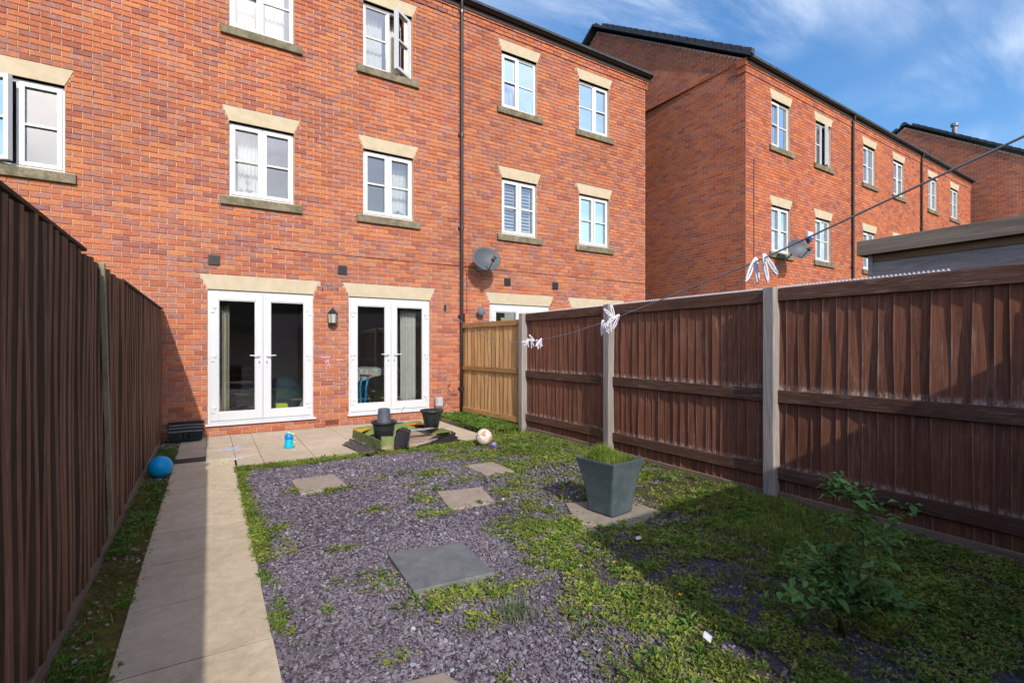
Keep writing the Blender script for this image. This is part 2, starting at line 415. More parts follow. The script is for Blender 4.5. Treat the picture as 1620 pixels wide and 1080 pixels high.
def wall_sheet(x0, x1, z0, z1, holes, O, ax, n, mat, parent, d=-.013, name='wall'):
    """mortar backing with holes and reveals; holes (xa,xb,za,zb)"""
    xs = sorted({x0, x1, *[h[0] for h in holes], *[h[1] for h in holes]}); zs = sorted({z0, z1, *[h[2] for h in holes], *[h[3] for h in holes]})
    xs = [x for x in xs if x0 <= x <= x1]; zs = [z for z in zs if z0 <= z <= z1]
    O = Vector(O); ax = Vector(ax); n = Vector(n); m = MB()
    P = lambda x, z, q: O+ax*x+n*q+Vector((0, 0, z))
    for a, b in zip(xs, xs[1:]):
        for e, f in zip(zs, zs[1:]):
            if any(h[0] <= (a+b)/2 <= h[1] and h[2] <= (e+f)/2 <= h[3] for h in holes): continue
            m.add([P(a, e, d), P(b, e, d), P(b, f, d), P(a, f, d)], [(0, 1, 2, 3)])
    for a, b, e, f in holes:
        q = -.20
        for A, B in (((a, e), (b, e)), ((b, e), (b, f)), ((b, f), (a, f)), ((a, f), (a, e))):
            m.add([P(*A, d), P(*B, d), P(*B, q), P(*A, q)], [(0, 1, 2, 3)])
    return m.build(name, mat, parent)
class Wall:
    def __init__(s, O, ax, n): s.O = Vector(O); s.ax = Vector(ax); s.n = Vector(n)
    def P(s, x, d, z): return s.O+s.ax*x+s.n*d+Vector((0, 0, z))
    def box(s, m, x0, x1, d0, d1, z0, z1):
        c = s.P((x0+x1)/2, (d0+d1)/2, (z0+z1)/2)
        return m.obox(c, s.ax*((x1-x0)/2), s.n*((d1-d0)/2), Vector((0, 0, (z1-z0)/2)))
def frame_rect(w, m, x0, x1, d0, d1, z0, z1, t):
    t4 = t if isinstance(t, tuple) else (t, t, t, t)     # left, right, bottom, top
    w.box(m, x0, x0+t4[0], d0, d1, z0, z1); w.box(m, x1-t4[1], x1, d0, d1, z0, z1)
    w.box(m, x0+t4[0], x1-t4[1], d0, d1, z0, z0+t4[2]); w.box(m, x0+t4[0], x1-t4[1], d0, d1, z1-t4[3], z1)
def room(w, x0, x1, z0, z1, depth, mat, parent, hole=None):
    m = MB(); a = -.205
    P = w.P
    for q in ([P(x0,a,z0),P(x1,a,z0),P(x1,-depth,z0),P(x0,-depth,z0)], [P(x0,a,z1),P(x1,a,z1),P(x1,-depth,z1),P(x0,-depth,z1)],
              [P(x0,-depth,z0),P(x1,-depth,z0),P(x1,-depth,z1),P(x0,-depth,z1)], [P(x0,a,z0),P(x0,-depth,z0),P(x0,-depth,z1),P(x0,a,z1)],
              [P(x1,a,z0),P(x1,-depth,z0),P(x1,-depth,z1),P(x1,a,z1)]): m.add(q, [(0, 1, 2, 3)])
    return m.build('room', mat, parent)
def window(w, parent, x0, x1, z0, z1, kind='CC', extra=None, openside=None, ang=35, cover=None, rm=True):
    """two lights with a glazing bar each: C casement, F fixed"""
    g = .003; fr = MB(); f0, f1 = -.125, -.065; t = .038
    X0, X1, Z0, Z1 = x0+g, x1-g, z0+g, z1-.012
    frame_rect(w, fr, X0, X1, f0, f1, Z0, Z1, t)
    xm = (X0+X1)/2
    if kind == 'CF': xm -= .02
    if kind == 'FC': xm += .02
    w.box(fr, xm-.02, xm+.02, f0, f1-.001, Z0+t, Z1-t)
    w.box(fr, X0, X1, f1, f1+.012, Z0, Z0+.018)      # bottom drip
    F = fr.build('window', UPVC, parent, bevel=.003)
    # top trim, dark gap above
    for side, (a, b) in enumerate(((X0+t, xm-.02), (xm+.02, X1-t))):
        k = kind[side]; hinge = None
        M = None
        if k == 'C':
            st = .056; d0, d1 = f0+.01, f1+.018; ov = .012
            a0, b0, c0, e0 = a-ov, b+ov, Z0+t-ov, Z1-t+ov
        else:
            st = .018; d0, d1 = f0+.01, f1-.006; a0, b0, c0, e0 = a, b, Z0+t, Z1-t
        sm = MB(); frame_rect(w, sm, a0, b0, d0, d1, c0, e0, st); zm = (c0+e0)/2
        w.box(sm, a0+st, b0-st, d0+.012, d1-.004, zm-.016, zm+.016)
        gx0, gx1 = a0+st-.004, b0-st+.004
        panes = []
        for q0, q1 in ((c0+st-.004, zm-.012), (zm+.012, e0-st+.004)):
            pm = MB(); w.box(pm, gx0, gx1, d0+.018, d0+.024, q0, q1); panes.append(pm)
        if openside == side:
            if side == 1: hp = w.P(b0, d1, 0); sg = 1
            else: hp = w.P(a0, d1, 0); sg = -1
            M = Matrix.Translation(hp) @ Matrix.Rotation(sg*R(ang), 4, 'Z') @ Matrix.Translation(-hp)
            sm.xform(M); [p.xform(M) for p in panes]
        sm.build('sash', UPVC, F, bevel=.003)
        for p in panes: p.build('pane', GLASS, F)
    if cover: cover(w, F, X0, X1, Z0, Z1)
    if rm: room(w, x0-.25, x1+.25, z0-.7, z1+.35, 2.2, ROOM_UP, parent)
    return F
def trap(xa, xb, za, zb, sp):
    return lambda z: (xa-sp*(z-za)/(zb-za), xb+sp*(z-za)/(zb-za)) if za <= z < zb else None
def rect(xa, xb, za, zb): return lambda z: (xa, xb) if za <= z < zb else None
def lintel(w, parent, x0, x1, za, zb, sp):
    d0, d1 = -.10, .003; o = .004
    poly = [w.P(x0+.001, d0, za), w.P(x1-.001, d0, za), w.P(x1+sp-o, d0, zb-o), w.P(x0-sp+o, d0, zb-o)]
    return MB().prism(poly, w.n*(d1-d0)).build('lintel', STONE, parent, bevel=.003)
def sill(w, parent, x0, x1, za, zb):
    m = MB(); P = w.P; poly = [P(x0, -.12, za+.004), P(x0, .05, za+.004), P(x0, .05, zb-.018), P(x0, -.065, zb+.004), P(x0, -.12, zb+.004)]
    return m.prism(poly, w.ax*(x1-x0)).build('window_sill', SILL, parent, bevel=.005)
def roller(w, F, X0, X1, Z0, Z1): pass
def slat_blind(w, F, X0, X1, Z0, Z1, mat=None, n=26):
    m = MB()
    for i in range(n):
        z = Z0+.05+(Z1-Z0-.1)*(i+.5)/n; c = w.P((X0+X1)/2, -.17, z)
        m.obox(c, w.ax*((X1-X0)/2-.04), w.n*.011+Vector((0, 0, -.012)), Vector((0, 0, .0006))+w.n*.0006)
    m.build('blind', mat or SHUT, F)
def shutters(w, F, X0, X1, Z0, Z1):
    for a, b in ((X0+.04, (X0+X1)/2-.005), ((X0+X1)/2+.005, X1-.04)):
        m = MB(); frame_rect(w, m, a, b, -.19, -.165, Z0+.04, Z1-.04, .05)
        n = 13
        for i in range(n):
            z = Z0+.11+(Z1-Z0-.22)*(i+.5)/n
            m.obox(w.P((a+b)/2, -.178, z), w.ax*((b-a)/2-.05), w.n*.026+Vector((0, 0, -.020)), Vector((0, 0, .003))+w.n*.003)
        m.build('shutter', SHUT, F)
def curtain(w, name, x0, x1, z0, z1, mat, label, d=-.3, folds=5, amp=.035, gather=0., group=None, crumple=0.):
    ph = random.random()*6
    def fn(u, v):
        k = 1-gather*math.sin(math.pi*min(1, v*1.0))*.5
        x = x0+(x1-x0)*u*k
        dd = d+amp*math.sin(u*folds*2*math.pi+ph)*(.7+.3*v)+amp*.4*math.sin(u*folds*4.3*math.pi+1+ph+.3*v)
        if crumple: dd += crumple*(math.sin(u*7+v*9+ph)+math.sin(u*13-v*6)+math.sin(v*17+u*4)*.6)*.5
        return w.P(x, dd, z1+(z0-z1)*v)
    o = MB().grid(fn, 48, 24 if crumple else 10, thick=w.n*-.002).build(name, mat, None, smooth=True)
    return tag(o, label, 'curtain', group)
# ------------------------------------------------------------------ houses: near terrace
EAVE = 105*C
W1 = Wall((0, 8.65, 0), (1, 0, 0), (0, -1, 0))
Z1A, Z1B, Z2A, Z2B = 48*C, 63*C, 82*C, 97*C
def off_eave(k): return .0 if k < 101 else (.018 if k < 103 else .036)
def near_house(label, xa, xb, wins, doors, low, phase=0.0, roofcap=None):
    h = thing('terraced_house', label, 'house', ((xa+xb)/2, 8.65, 0), 'houses of the near brick terrace')
    blocks = []; holes = []
    for (a, b, z0, z1, *_r) in wins:
        holes.append((a, b, z0, z1)); k0 = round(z0/C)
        blocks += [rect(a, b, z0, z1), rect(a-.11, b+.11, (k0-2)*C, z0), trap(a, b, z1, z1+3*C, .10)]
        lintel(W1, h, a, b, z1, z1+3*C, .10); sill(W1, h, a-.115, b+.12, (k0-2)*C, z0-.006)
    for (a, b) in doors:
        z1 = 29*C; holes.append((a, b, 2*C, z1)); blocks += [rect(a, b, 2*C, z1), trap(a, b, z1, z1+3*C, .11)]
        lintel(W1, h, a, b, z1, z1+3*C, .11)
    x0 = xa if xa > -4 else -4.5
    wall_sheet(x0, xb, -.3, EAVE, holes, W1.O, W1.ax, W1.n, MORTAR, h)
    out = lay(x0 if xa < -4 else x0-.3, xb if roofcap else xb+.3, -1, 105, blocks, off_eave, phase=phase, tooth=(x0-.3 if xa < -4 else xa, xb+.3 if roofcap else xb))
    # toothed party line: the bricks belong to the house that holds their centre, laid continuously
    place_bricks(out, W1.O, W1.ax, W1.n, BRICK, h, ok=lambda x, z: z > low, minpx=9)
    for (a, b, z0, z1, kind, op, cov) in wins: window(W1, h, a, b, z0, z1, kind, openside=op, cover=cov, ang=25 if op == 0 else 35)
    # shell
    m = MB(); y0, y1 = 8.87, 18.95
    m.box(x0+.01, x0+.03, y0, y1, -.3, EAVE-.1).box(xb-.03, xb-.01, y0, y1, -.3, EAVE-.1).box(x0, xb, y1, y1+.2, -.3, EAVE)
    m.box(x0, xb, 8.66, 18.9, EAVE-.02, EAVE)
    m.build('side_wall', m_red, h)
    s = math.tan(R(34)); yr = 13.8; ez = EAVE+.06
    rf = MB(); rf.prism([(x0, 8.48, ez), (x0, yr, ez+(yr-8.48)*s), (x0, 19.3, ez), (x0, 19.3, ez-.05), (x0, yr, ez+(yr-8.48)*s-.06), (x0, 8.48, ez-.05)], (xb-x0+(.12 if roofcap else 0), 0, 0))
    rf.build('roof', TILE, h)
    gutter(W1, h, x0, xb+(.14 if roofcap else 0), EAVE)
    return h
m_red = m_simple('plain red brick side', (.36, .11, .065), .9, .1, .2, 40, .3)
def gutter(w, h, x0, x1, ze):
    g = MB(); ax = w.ax
    prof = []
    for i in range(9):
        a = math.pi*i/8; prof.append((.095+.055*math.cos(a), ze+.03-.058*math.sin(a)))
    prof2 = [(.095+.048*math.cos(math.pi*i/8), ze+.03-.050*math.sin(math.pi*i/8)) for i in range(8, -1, -1)]
    pts = [w.P(x0, a, z) for a, z in prof+prof2]
    g.prism(pts, ax*(x1-x0)).box
    G = g.build('gutter', GUTTER, h)
    n = int((x1-x0)/1.05); 
    for i in range(n+1):
        x = x0+.35+i*1.03
        if x > x1-.1: break
        j = MB(); pr = [(.095+.062*math.cos(math.pi*q/8), ze+.036-.066*math.sin(math.pi*q/8)) for q in range(9)]+[(.095+.05*math.cos(math.pi*q/8), ze+.03-.052*math.sin(math.pi*q/8)) for q in range(8, -1, -1)]
        j.prism([w.P(x, a, z) for a, z in pr], ax*(.05 if i % 2 else .03)); j.build('gutter_bracket', GUTTER, G)
    f = MB(); w.box(f, x0, x1, .0375, .052, ze-.11, ze+.045); f.build('fascia', FASCIA, h)
def downpipe(w, h, x, ze, z0=.02, r=.034):
    p = MB(); o = .09
    p.tube([w.P(x-.02, .10, ze-.02), w.P(x-.02, .10, ze-.07), w.P(x, .06, ze-.17), w.P(x, .048, ze-.22), w.P(x, .048, 1.2), w.P(x, .048, z0)], r, 12)
    D = p.build('downpipe', GUTTER, h, smooth=True)
    for z in (ze-.25, 5.4, 3.6, 1.9, .5):
        c = MB(); c.tube([w.P(x, .048, z), w.P(x, .048, z+.06)], r+.008, 12); w.box(c, x-.06, x+.06, .001, .02, z+.01, z+.05); c.build('pipe_bracket', GUTTER, D)

def cov_none(*a): pass
def cov_cur(name, lab, a, b, mat, z=None, **k):
    def f(w, F, X0, X1, Z0, Z1):
        L = X1-X0; curtain(w, name, X0+a*L, X0+b*L, Z0-.05 if z is None else z, Z1+.05, mat, lab, **k)
    return f
def multi(*fs):
    def f(*a):
        for q in fs: q(*a)
    return f
near_house('neighbouring red brick terraced house behind the left fence, with one half open window', -9.5, -.6,
    [(-2.56, -1.64, Z1A, Z1B, 'CC', 0, cov_none), (-2.56, -1.64, Z2A, Z2B, 'CC', None, cov_none)], [(-3.0, -1.55)], 2.0)
hm = near_house('red brick terraced house with the two white French doors facing the patio', -.6, 4.14,
    [(.25, 1.165, Z1A, Z1B, 'CC', None, cov_cur('curtain', 'white net curtain hanging in the left half of the window above the left French doors', .14, .46, CURTAIN, amp=.014)),
     (2.28, 3.19, Z1A, Z1B, 'CC', None, cov_cur('curtain', 'gathered white curtain in the right half of the window above the right French doors', .52, .98, CURTAIN, amp=.014)),
     (.25, 1.165, Z2A, Z2B, 'CF', None, multi(cov_cur('curtain', 'white curtain on the left in the top floor window cut by the frame edge', .12, .40, CURTAIN, amp=.014), cov_cur('curtain', 'white curtain on the right in the top floor window cut by the frame edge', .55, .88, CURTAIN, amp=.014))),
     (2.28, 3.17, Z2A, Z2B, 'FC', 1, multi(cov_cur('curtain', 'white curtain in the fixed pane left of the open top floor casement', .04, .46, CURTAIN, amp=.014), cov_cur('curtain', 'white curtain blowing behind the open top floor casement', .58, .85, CURTAIN, amp=.014)))],
    [(-.03, 1.46), (2.035, 3.515)], 0)
sc = dict(crumple=.05, amp=.02, d=-.2)
hr = near_house('red brick terraced house with the satellite dish, behind the tan and brown fence', 4.14, 9.21,
    [(5.08, 5.95, Z1A, Z1B, 'CC', None, shutters), (7.11, 8.01, Z1A, Z1B, 'CC', None, shutters),
     (5.08, 5.95, Z2A, Z2B, 'CF', None, cov_cur('curtain', 'crumpled silvery cloth filling the top floor window above the satellite dish', .05, .95, SILVER, **sc)),
     (7.11, 8.01, Z2A, Z2B, 'FC', None, cov_cur('curtain', 'crumpled silvery cloth in the top floor window nearest the right corner of the near terrace', .05, .95, SILVER, **sc))],
    [(4.80, 6.28), (6.88, 8.38)], 2.0, roofcap=True)
downpipe(W1, hr, 4.15, EAVE+.03)
# kneeler at the right end of the eaves
kb = MB(); W1.box(kb, 9.215, 9.26, -.3, .02, 101*C, 103*C); W1.box(kb, 9.215, 9.30, -.3, .038, 103*C, 105*C); kb.build('kneeler', m_red, hr)

# ---- French doors
def french(h, x0, x1, parts_z=(2*C, 29*C)):
    z0, z1 = parts_z; d0, d1 = -.10, -.03; fm = MB(); t = .045
    frame_rect(W1, fm, x0+.003, x1-.003, d0, d1, z0+.035, z1-.012, t)
    F = fm.build('french_doors', UPVC, h, bevel=.003)
    s = MB(); s.prism([W1.P(x0-.03, -.10, z0+.002), W1.P(x0-.03, .045, z0+.002), W1.P(x0-.03, .045, z0+.018), W1.P(x0-.03, -.02, z0+.034), W1.P(x0-.03, -.10, z0+.034)], W1.ax*(x1-x0+.07))
    s.build('door_sill', UPVC, F, bevel=.002)
    g = MB(); W1.box(g, x0+.003, x1-.003, d0, d1+.006, z1-.011, z1-.003); g.build('drip_strip', UPVC, F)
    xm = (x0+x1)/2
    for side, (a, b) in enumerate(((x0+t-.012, xm-.002), (xm+.002, x1-t+.012))):
        m = MB(); c0, e0 = z0+.07, z1-.045; L, Rr = (.105, .10) if side == 0 else (.10, .105)
        frame_rect(W1, m, a, b, d1-.05, d1+.022, c0, e0, (L, Rr, .125, .105))
        leaf = m.build('door_leaf', UPVC, F, bevel=.004)
        bd = MB(); frame_rect(W1, bd, a+L, b-Rr, d1-.01, d1+.012, c0+.125, e0-.105, .014); bd.build('glazing_bead', UPVC, F, bevel=.002)
        p = MB(); W1.box(p, a+L-.01, b-Rr+.01, d1-.02, d1-.012, c0+.12, e0-.10); p.build('pane', GLASS, F)
        hx = b-.052 if side == 0 else a+.052; dr = -1 if side == 0 else 1
        hb = MB(); W1.box(hb, hx-.013, hx+.013, d1+.022, d1+.032, z0+.86, z0+1.09)
        hb.tube([W1.P(hx, d1+.03, z0+1.05), W1.P(hx, d1+.06, z0+1.05)], .009, 8).tube([W1.P(hx, d1+.062, z0+1.05), W1.P(hx+dr*.045, d1+.07, z0+1.053), W1.P(hx+dr*.13, d1+.062, z0+1.058)], [.010, .010, .007], 8)
        hb.build('handle', UPVC, F, smooth=False)
        k = MB(); W1.box(k, hx-.006, hx+.006, d1+.0325, d1+.036, z0+.93, z0+.965); k.build('keyhole', BLACKP, F)
        ex = a+.045 if side == 0 else b-.045
        for zz in (z0+.24, z0+1.02, z1-.30):
            q = MB(); W1.box(q, min(ex-.035, ex+.035), ex+.035, d1+.022, d1+.040, zz+.015, zz+.055); W1.box(q, ex-dr*-.0-.012 if side else ex-.035, ex+.035 if side else ex+.012-.0, d1+.022, d1+.036, zz-.05, zz+.012)
            q.build('hinge', UPVC, F, bevel=.003)
french(hm, -.03, 1.46); french(hm, 2.035, 3.515)
for a, b in ((4.80, 6.28), (6.88, 8.38)): french(hr, a, b)
# room behind the two doors
rm = MB(); P = W1.P
for (xa, xb, ya, yb, za, zb) in ((-.5, 4.05, 8.86, 12.2, .13, .14), (-.5, 4.05, 8.86, 12.2, 2.48, 2.49), (-.5, 4.05, 12.2, 12.21, .13, 2.49), (-.51, -.5, 8.86, 12.2, .13, 2.49), (4.05, 4.06, 8.86, 12.2, .13, 2.49), (1.72, 1.78, 9.3, 12.2, .13, 2.49)):
    rm.box(xa, xb, ya, yb, za, zb)
rm.build('room', ROOM, hm)
room(W1, 4.3, 8.9, .12, 2.45, 3, ROOM, hr)
room(W1, -3.4, -1.2, .12, 2.45, 3, ROOM, hr)
def tcurtain(x0, x1, mat, lab, d=-.26, **k): curtain(W1, 'curtain', x0, x1, .2, 2.35, mat, lab, d=d, **k)
tcurtain(.07, .26, CURT_B, 'narrow beige curtain hanging inside the left edge of the left French doors', folds=3)
tcurtain(3.02, 3.32, CURTAIN, 'long white gathered curtain inside the right leaf of the right French doors', folds=5, amp=.03)
# wall furniture
def wallpart(name, mat, x0, x1, d0, d1, z0, z1, parent, bevel=0):
    m = MB(); W1.box(m, x0, x1, d0, d1, z0, z1); return m.build(name, mat, parent, bevel=bevel)
def vent(x, z, h):
    m = MB(); W1.box(m, x, x+.15, .004, .02, z, z+.15)
    V = m.build('vent', BLACKP, h, bevel=.004); s = MB()
    for i in range(5): W1.box(s, x+.015, x+.135, .0205, .026, z+.018+i*.025, z+.030+i*.025)
    s.build('louvre', BLACKP, V)
vent(-.02, 2.575, hm); vent(1.85, 2.575, hm); vent(5.13, 2.59, hr); vent(6.35, 2.59, hr)
AIR = m_simple('terracotta airbrick', (.22, .07, .045), .9, .1, .2)
ab = MB(); W1.box(ab, 1.645, 1.862, .003, .009, .032, .115); A = ab.build('airbrick', AIR, hm)
sl = MB()
for r in range(3):
    for q in range(9): W1.box(sl, 1.66+q*.0215, 1.671+q*.0215, .0095, .0105, .045+r*.022, .058+r*.022)
sl.build('airbrick_slots', BLACKP, A)
weep = m_simple('weep slot', (.06, .02, .015), .8)
for xs, z in (((-1.35, -1.12, .1+1.28, 1.50), Z1B-.035), ((1.6, 1.75), 29*C+.06), ((3.30, 3.44), Z1B-.03), ((1.60, 1.84), 30*C)):
    for x in xs:
        wallpart('weep_vent', weep, x, x+.008, 0, .006, z, z+.055, hm if x > -.6 else hr)
CHALKP = m_simple('pink chalk', (.75, .42, .55), .95, .1, .3, 80); CHALKW = m_simple('grey white chalk', (.45, .40, .42), .95, .1, .4, 90)
def scribble(mat, pts, parent, r=.004):
    m = MB()
    for a, b in zip(pts, pts[1:]):
        c = W1.P((a[0]+b[0])/2, .0022, (a[1]+b[1])/2); v = Vector((b[0]-a[0], 0, b[1]-a[1])); L = v.length/2
        if L < 1e-4: continue
        v.normalize(); m.obox(c, v*L, Vector((0, .0012, 0)), v.cross(Vector((0, 1, 0)))*r)
    m.build('chalk_mark', mat, parent)
scribble(CHALKP, [(1.58+.015*i, 1.17+.022*math.sin(i*2.2)) for i in range(11)], hm, .005)
scribble(CHALKP, [(1.83+.011*i, 1.125+.018*math.sin(i*2.5)) for i in range(11)], hm, .007)
scribble(CHALKP, [(1.64, 1.13), (1.66, 1.07), (1.68, 1.12)], hm); scribble(CHALKP, [(1.69, 1.13), (1.70, 1.06), (1.66, 1.0), (1.67, .97)], hm); scribble(CHALKP, [(1.70, 1.06), (1.73, .99)], hm)
scribble(CHALKW, [(1.80+.016*i, .70+.022*(i % 2)) for i in range(10)], hm); scribble(CHALKW, [(1.68+.02*i, .78+.018*(i % 2)) for i in range(6)], hm)

# ---- lantern
t = thing('wall_lantern', 'black wall lantern with a domed cap on the brick between the French doors', 'lamp', (1.745, 8.64, 1.7))
LX, LY = 1.745, 8.65-.105
m = MB(); W1.box(m, 1.715, 1.775, .004, .018, 1.74, 1.93); m.tube([(LX, 8.63, 1.88), (LX, LY, 1.90)], .01, 8); m.build('bracket', BLACKP, t, bevel=.004)
MB().lathe([(.012, .305), (.006, .285), (.016, .27), (.03, .262), (.055, .235), (.078, .205), (.088, .20), (.086, .192)], (LX, LY, 1.70), 6).build('cap', BLACKP, t)
MB().lathe([(.03, 0), (.055, .02), (.072, .035), (.072, .042)], (LX, LY, 1.70), 6).build('base', BLACKP, t)
m = MB()
for k in range(6):
    a = math.pi/3*k; m.tube([(LX+.068*math.cos(a), LY+.068*math.sin(a), 1.74), (LX+.08*math.cos(a), LY+.08*math.sin(a), 1.895)], .005, 4)
m.build('cage', BLACKP, t)
LG = m_simple('frosted lantern glass', (.42, .42, .38), .3, .5, .1); MB().lathe([(.062, .04), (.074, .192)], (LX, LY, 1.70), 6).build('pane', LG, t)

# ---- satellite dish
DISH = m_simple('dark grey dish mesh', (.085, .09, .10), .55, .4, .1, 5); GREYM = m_simple('grey metal', (.22, .22, .23), .4, .5, .1, 10, 0, .3)
def dish(loc, nrm, rad, label, wallpt):
    t = thing('satellite_dish', label, 'satellite dish', wallpt); n = Vector(nrm).normalized(); c = Vector(loc)
    q = n.to_track_quat('Z', 'Y').to_matrix().to_4x4(); M = Matrix.Translation(c) @ q
    prof = [(max(.001, rad*i/8), .09*(i/8)**2*rad/.3) for i in range(9)]
    m = MB(); m.lathe(prof+[(rad, prof[-1][1]-.008)]+[(r, z-.008) for r, z in prof[-2::-1]], (0, 0, 0), 40, 1.0, .88).xform(M); m.build('reflector', DISH, t, smooth=True)
    m = MB(); a = M @ Vector((0, -.88*rad, .08)); b = M @ Vector((0, -.62*rad, .40)); m.tube([M @ Vector((0, -.2*rad, -.02)), a, b], .010, 6); m.build('arm', BLACKP, t)
    m = MB(); m.tube([b+n*0, b-(b-c).normalized()*.09], [.03, .02], 10); m.obox(b, n*.03, n.orthogonal()*.035, n.cross(n.orthogonal())*.025); m.build('receiver', BLACKP, t, bevel=.004)
    m = MB(); m.tube([M @ Vector((0, 0, -.01)), M @ Vector((0, 0, -.08)), Vector(wallpt)], .02, 8); m.obox(wallpt, (.06, 0, 0), (0, .008, 0), (0, 0, .08)); m.build('wall_mount', GREYM, t)
    return t
dish((4.52, 8.33, 3.0), (-.12, -1, .34), .285, 'dark grey satellite dish on the near terrace, right of its downpipe', (4.55, 8.64, 2.93))
t = thing('wall_camera', 'small dark disc shaped device on the brick below the dark satellite dish', 'device', (4.55, 8.64, 2.0))
MB().lathe([(.001, 0), (.05, .004), (.075, .02), (.08, .035), (.07, .04)], (0, 0, 0), 24).xform(Matrix.Translation((4.55, 8.55, 2.03)) @ Vector((-.35, -1, .15)).to_track_quat('Z', 'Y').to_matrix().to_4x4()).build('disc', DISH, t, smooth=True)
MB().tube([(4.55, 8.64, 2.0), (4.55, 8.56, 2.02)], .015, 8).build('stem', BLACKP, t)

# ---- cables
CABLE = m_simple('black cable', (.02, .02, .02), .5)
def cable(label, pts, r=.004, mat=CABLE):
    return tag(MB().tube(pts, r, 6).build('cable', mat, None), label, 'cable')
cable('thin black cable running level along the brickwork above the French doors', [(.86, 8.643, 2.905), (1.6, 8.642, 2.90), (2.6, 8.642, 2.905), (3.4, 8.642, 2.90), (4.05, 8.642, 2.91), (4.10, 8.60, 2.91)])
cable('thin black cable running level from the dark satellite dish to the terrace corner', [(4.20, 8.6, 2.91), (4.3, 8.642, 2.905), (6, 8.642, 2.90), (7.5, 8.642, 2.895), (9.19, 8.642, 2.89)])
cable('thin cable dropping down the brick beside the downpipe from the dish', [(4.27, 8.64, 2.85), (4.28, 8.642, 2.5), (4.28, 8.642, 1.9)])
cable('loose curled cable low on the brick beside the right French doors', [(3.92, 8.63, .62), (3.86, 8.6, .60), (3.87, 8.58, .52), (3.95, 8.6, .44), (4.08, 8.62, .43)], .006)
cable('thin reddish wire looping at the foot of the wall by the grey socket box', [(3.74, 8.6, .2), (3.8, 8.58, .3), (3.84, 8.56, .37), (3.9, 8.58, .26), (4.0, 8.6, .18), (4.1, 8.62, .2)], .004, m_simple('red wire', (.2, .05, .04), .5))
t = thing('outdoor_socket', 'grey outdoor socket box on a short grey duct left of the downpipe foot', 'socket', (3.65, 8.6, 0))
m = MB(); m.box(3.585, 3.715, 8.50, 8.60, .235, .40); m.build('box', m_simple('grey socket plastic', (.42, .44, .46), .4, .4, .05), t, bevel=.008)
m = MB(); m.box(3.57, 3.73, 8.49, 8.51, .205, .225); m.build('box_lip', GREYM, t)
m = MB(); m.box(3.62, 3.69, 8.54, 8.60, -.02, .235); m.build('duct', m_simple('pale duct', (.5, .5, .5), .5, .3, .08), t, bevel=.006)
t = thing('line_hook', 'dark metal hook on the brick that holds the far end of the washing line', 'hook', (3.82, 8.65, 2.06))
MB().tube([(3.82, 8.645, 2.10), (3.82, 8.60, 2.10), (3.82, 8.58, 2.06), (3.82, 8.61, 2.03)], .006, 6).build('hook', CABLE, t)
m = MB(); m.box(3.80, 3.84, 8.63, 8.648, 2.03, 2.13); m.build('plate', CABLE, t)

# ---- indoors behind the glass
t = thing('armchair', 'dark armchair standing indoors behind the left leaf of the left French doors', 'armchair', (.45, 9.9, .14))
AC = m_simple('dark chair cloth', (.03, .03, .035), .9, .1, .4, 20)
m = MB(); m.box(.2, .75, 9.6, 10.2, .30, .55); m.build('seat', AC, t, bevel=.06); m = MB(); m.box(.15, .75, 10.1, 10.3, .3, 1.0); m.build('backrest', AC, t, bevel=.08)
for x in (.22, .68):
    m = MB(); m.box(x, x+.04, 9.7, 9.74, .14, .30); m.build('leg', AC, t)
tag((lambda m: (m.grid(lambda u, v: (-.3+1.9*u, 8.95+1.3*v, .145+.004*math.sin(u*9)), 8, 6, (0, 0, .01)), m.build('rug', CARPET, None))[1])(MB()), 'speckled grey rug on the floor just inside the left French doors', 'rug')
t = thing('storage_bag', 'bright yellow green bag on the floor behind the right leaf of the left French doors', 'bag', (1.02, 8.98, .14))
YB = m_simple('lime bag', (.55, .70, .03), .6, .3, .1, 20); m = MB(); m.prism([(.92, 8.92, .2), (1.13, 8.92, .2), (1.11, 8.92, .40), (.93, 8.92, .41)], (0, .14, 0)); m.build('bag_body', YB, t, bevel=.02)
m = MB(); m.tube([(.95, 8.93, .41), (.98, 8.9, .46), (1.07, 8.9, .46), (1.10, 8.93, .40)], .007, 6); m.build('handle', BLACKP, t)
t = thing('exercise_ball', 'big dark teal rounded seat behind the right leaf of the left French doors', 'seat', (1.12, 9.7, .14))
m = MB(); m.lathe([(.05, 0), (.24, .06), (.33, .22), (.34, .35), (.30, .5), (.18, .62), (.05, .66)], (1.12, 9.75, .14), 24); m.build('cushion', m_simple('teal cloth', (.04, .07, .09), .8, .2, .2), t, smooth=True)
t = thing('table', 'table under a grey patterned cloth indoors behind the right French doors', 'table', (2.75, 9.7, .14))
TC = m_simple('patterned table cloth', (.50, .50, .48), .8, .2, .45, 25); m = MB()
m.grid(lambda u, v: (2.25+1.05*u, 9.3+.8*v, .93+.01*math.sin(u*20)), 10, 6, (0, 0, -.01)); m.grid(lambda u, v: (2.25+1.05*u, 9.29-.02*math.sin(u*30), .93-(.18+.05*math.sin(u*7+1))*v), 30, 4); m.build('tablecloth', TC, t)
for x in (2.3, 3.25):
    for y in (9.35, 10.05):
        m = MB(); m.tube([(x, y, .14), (x, y, .92)], .02, 6); m.build('leg', BLACKP, t)
t = thing('folding_scooter', 'bright blue folded childs scooter behind the left leaf of the right French doors', 'scooter', (2.38, 8.98, .14))
BL_ = m_simple('bright blue paint', (.01, .30, .62), .35, .5, .1)
for dx, nm in ((0, 'frame_tube'), (.07, 'frame_tube')):
    m = MB(); m.tube([(2.32+dx*1.6, 8.92, .80), (2.29+dx*1.5, 8.92, .6), (2.31+dx, 8.92, .35), (2.36+dx*.8, 8.92, .2)], .022, 8); m.build(nm, BL_, t, smooth=True)
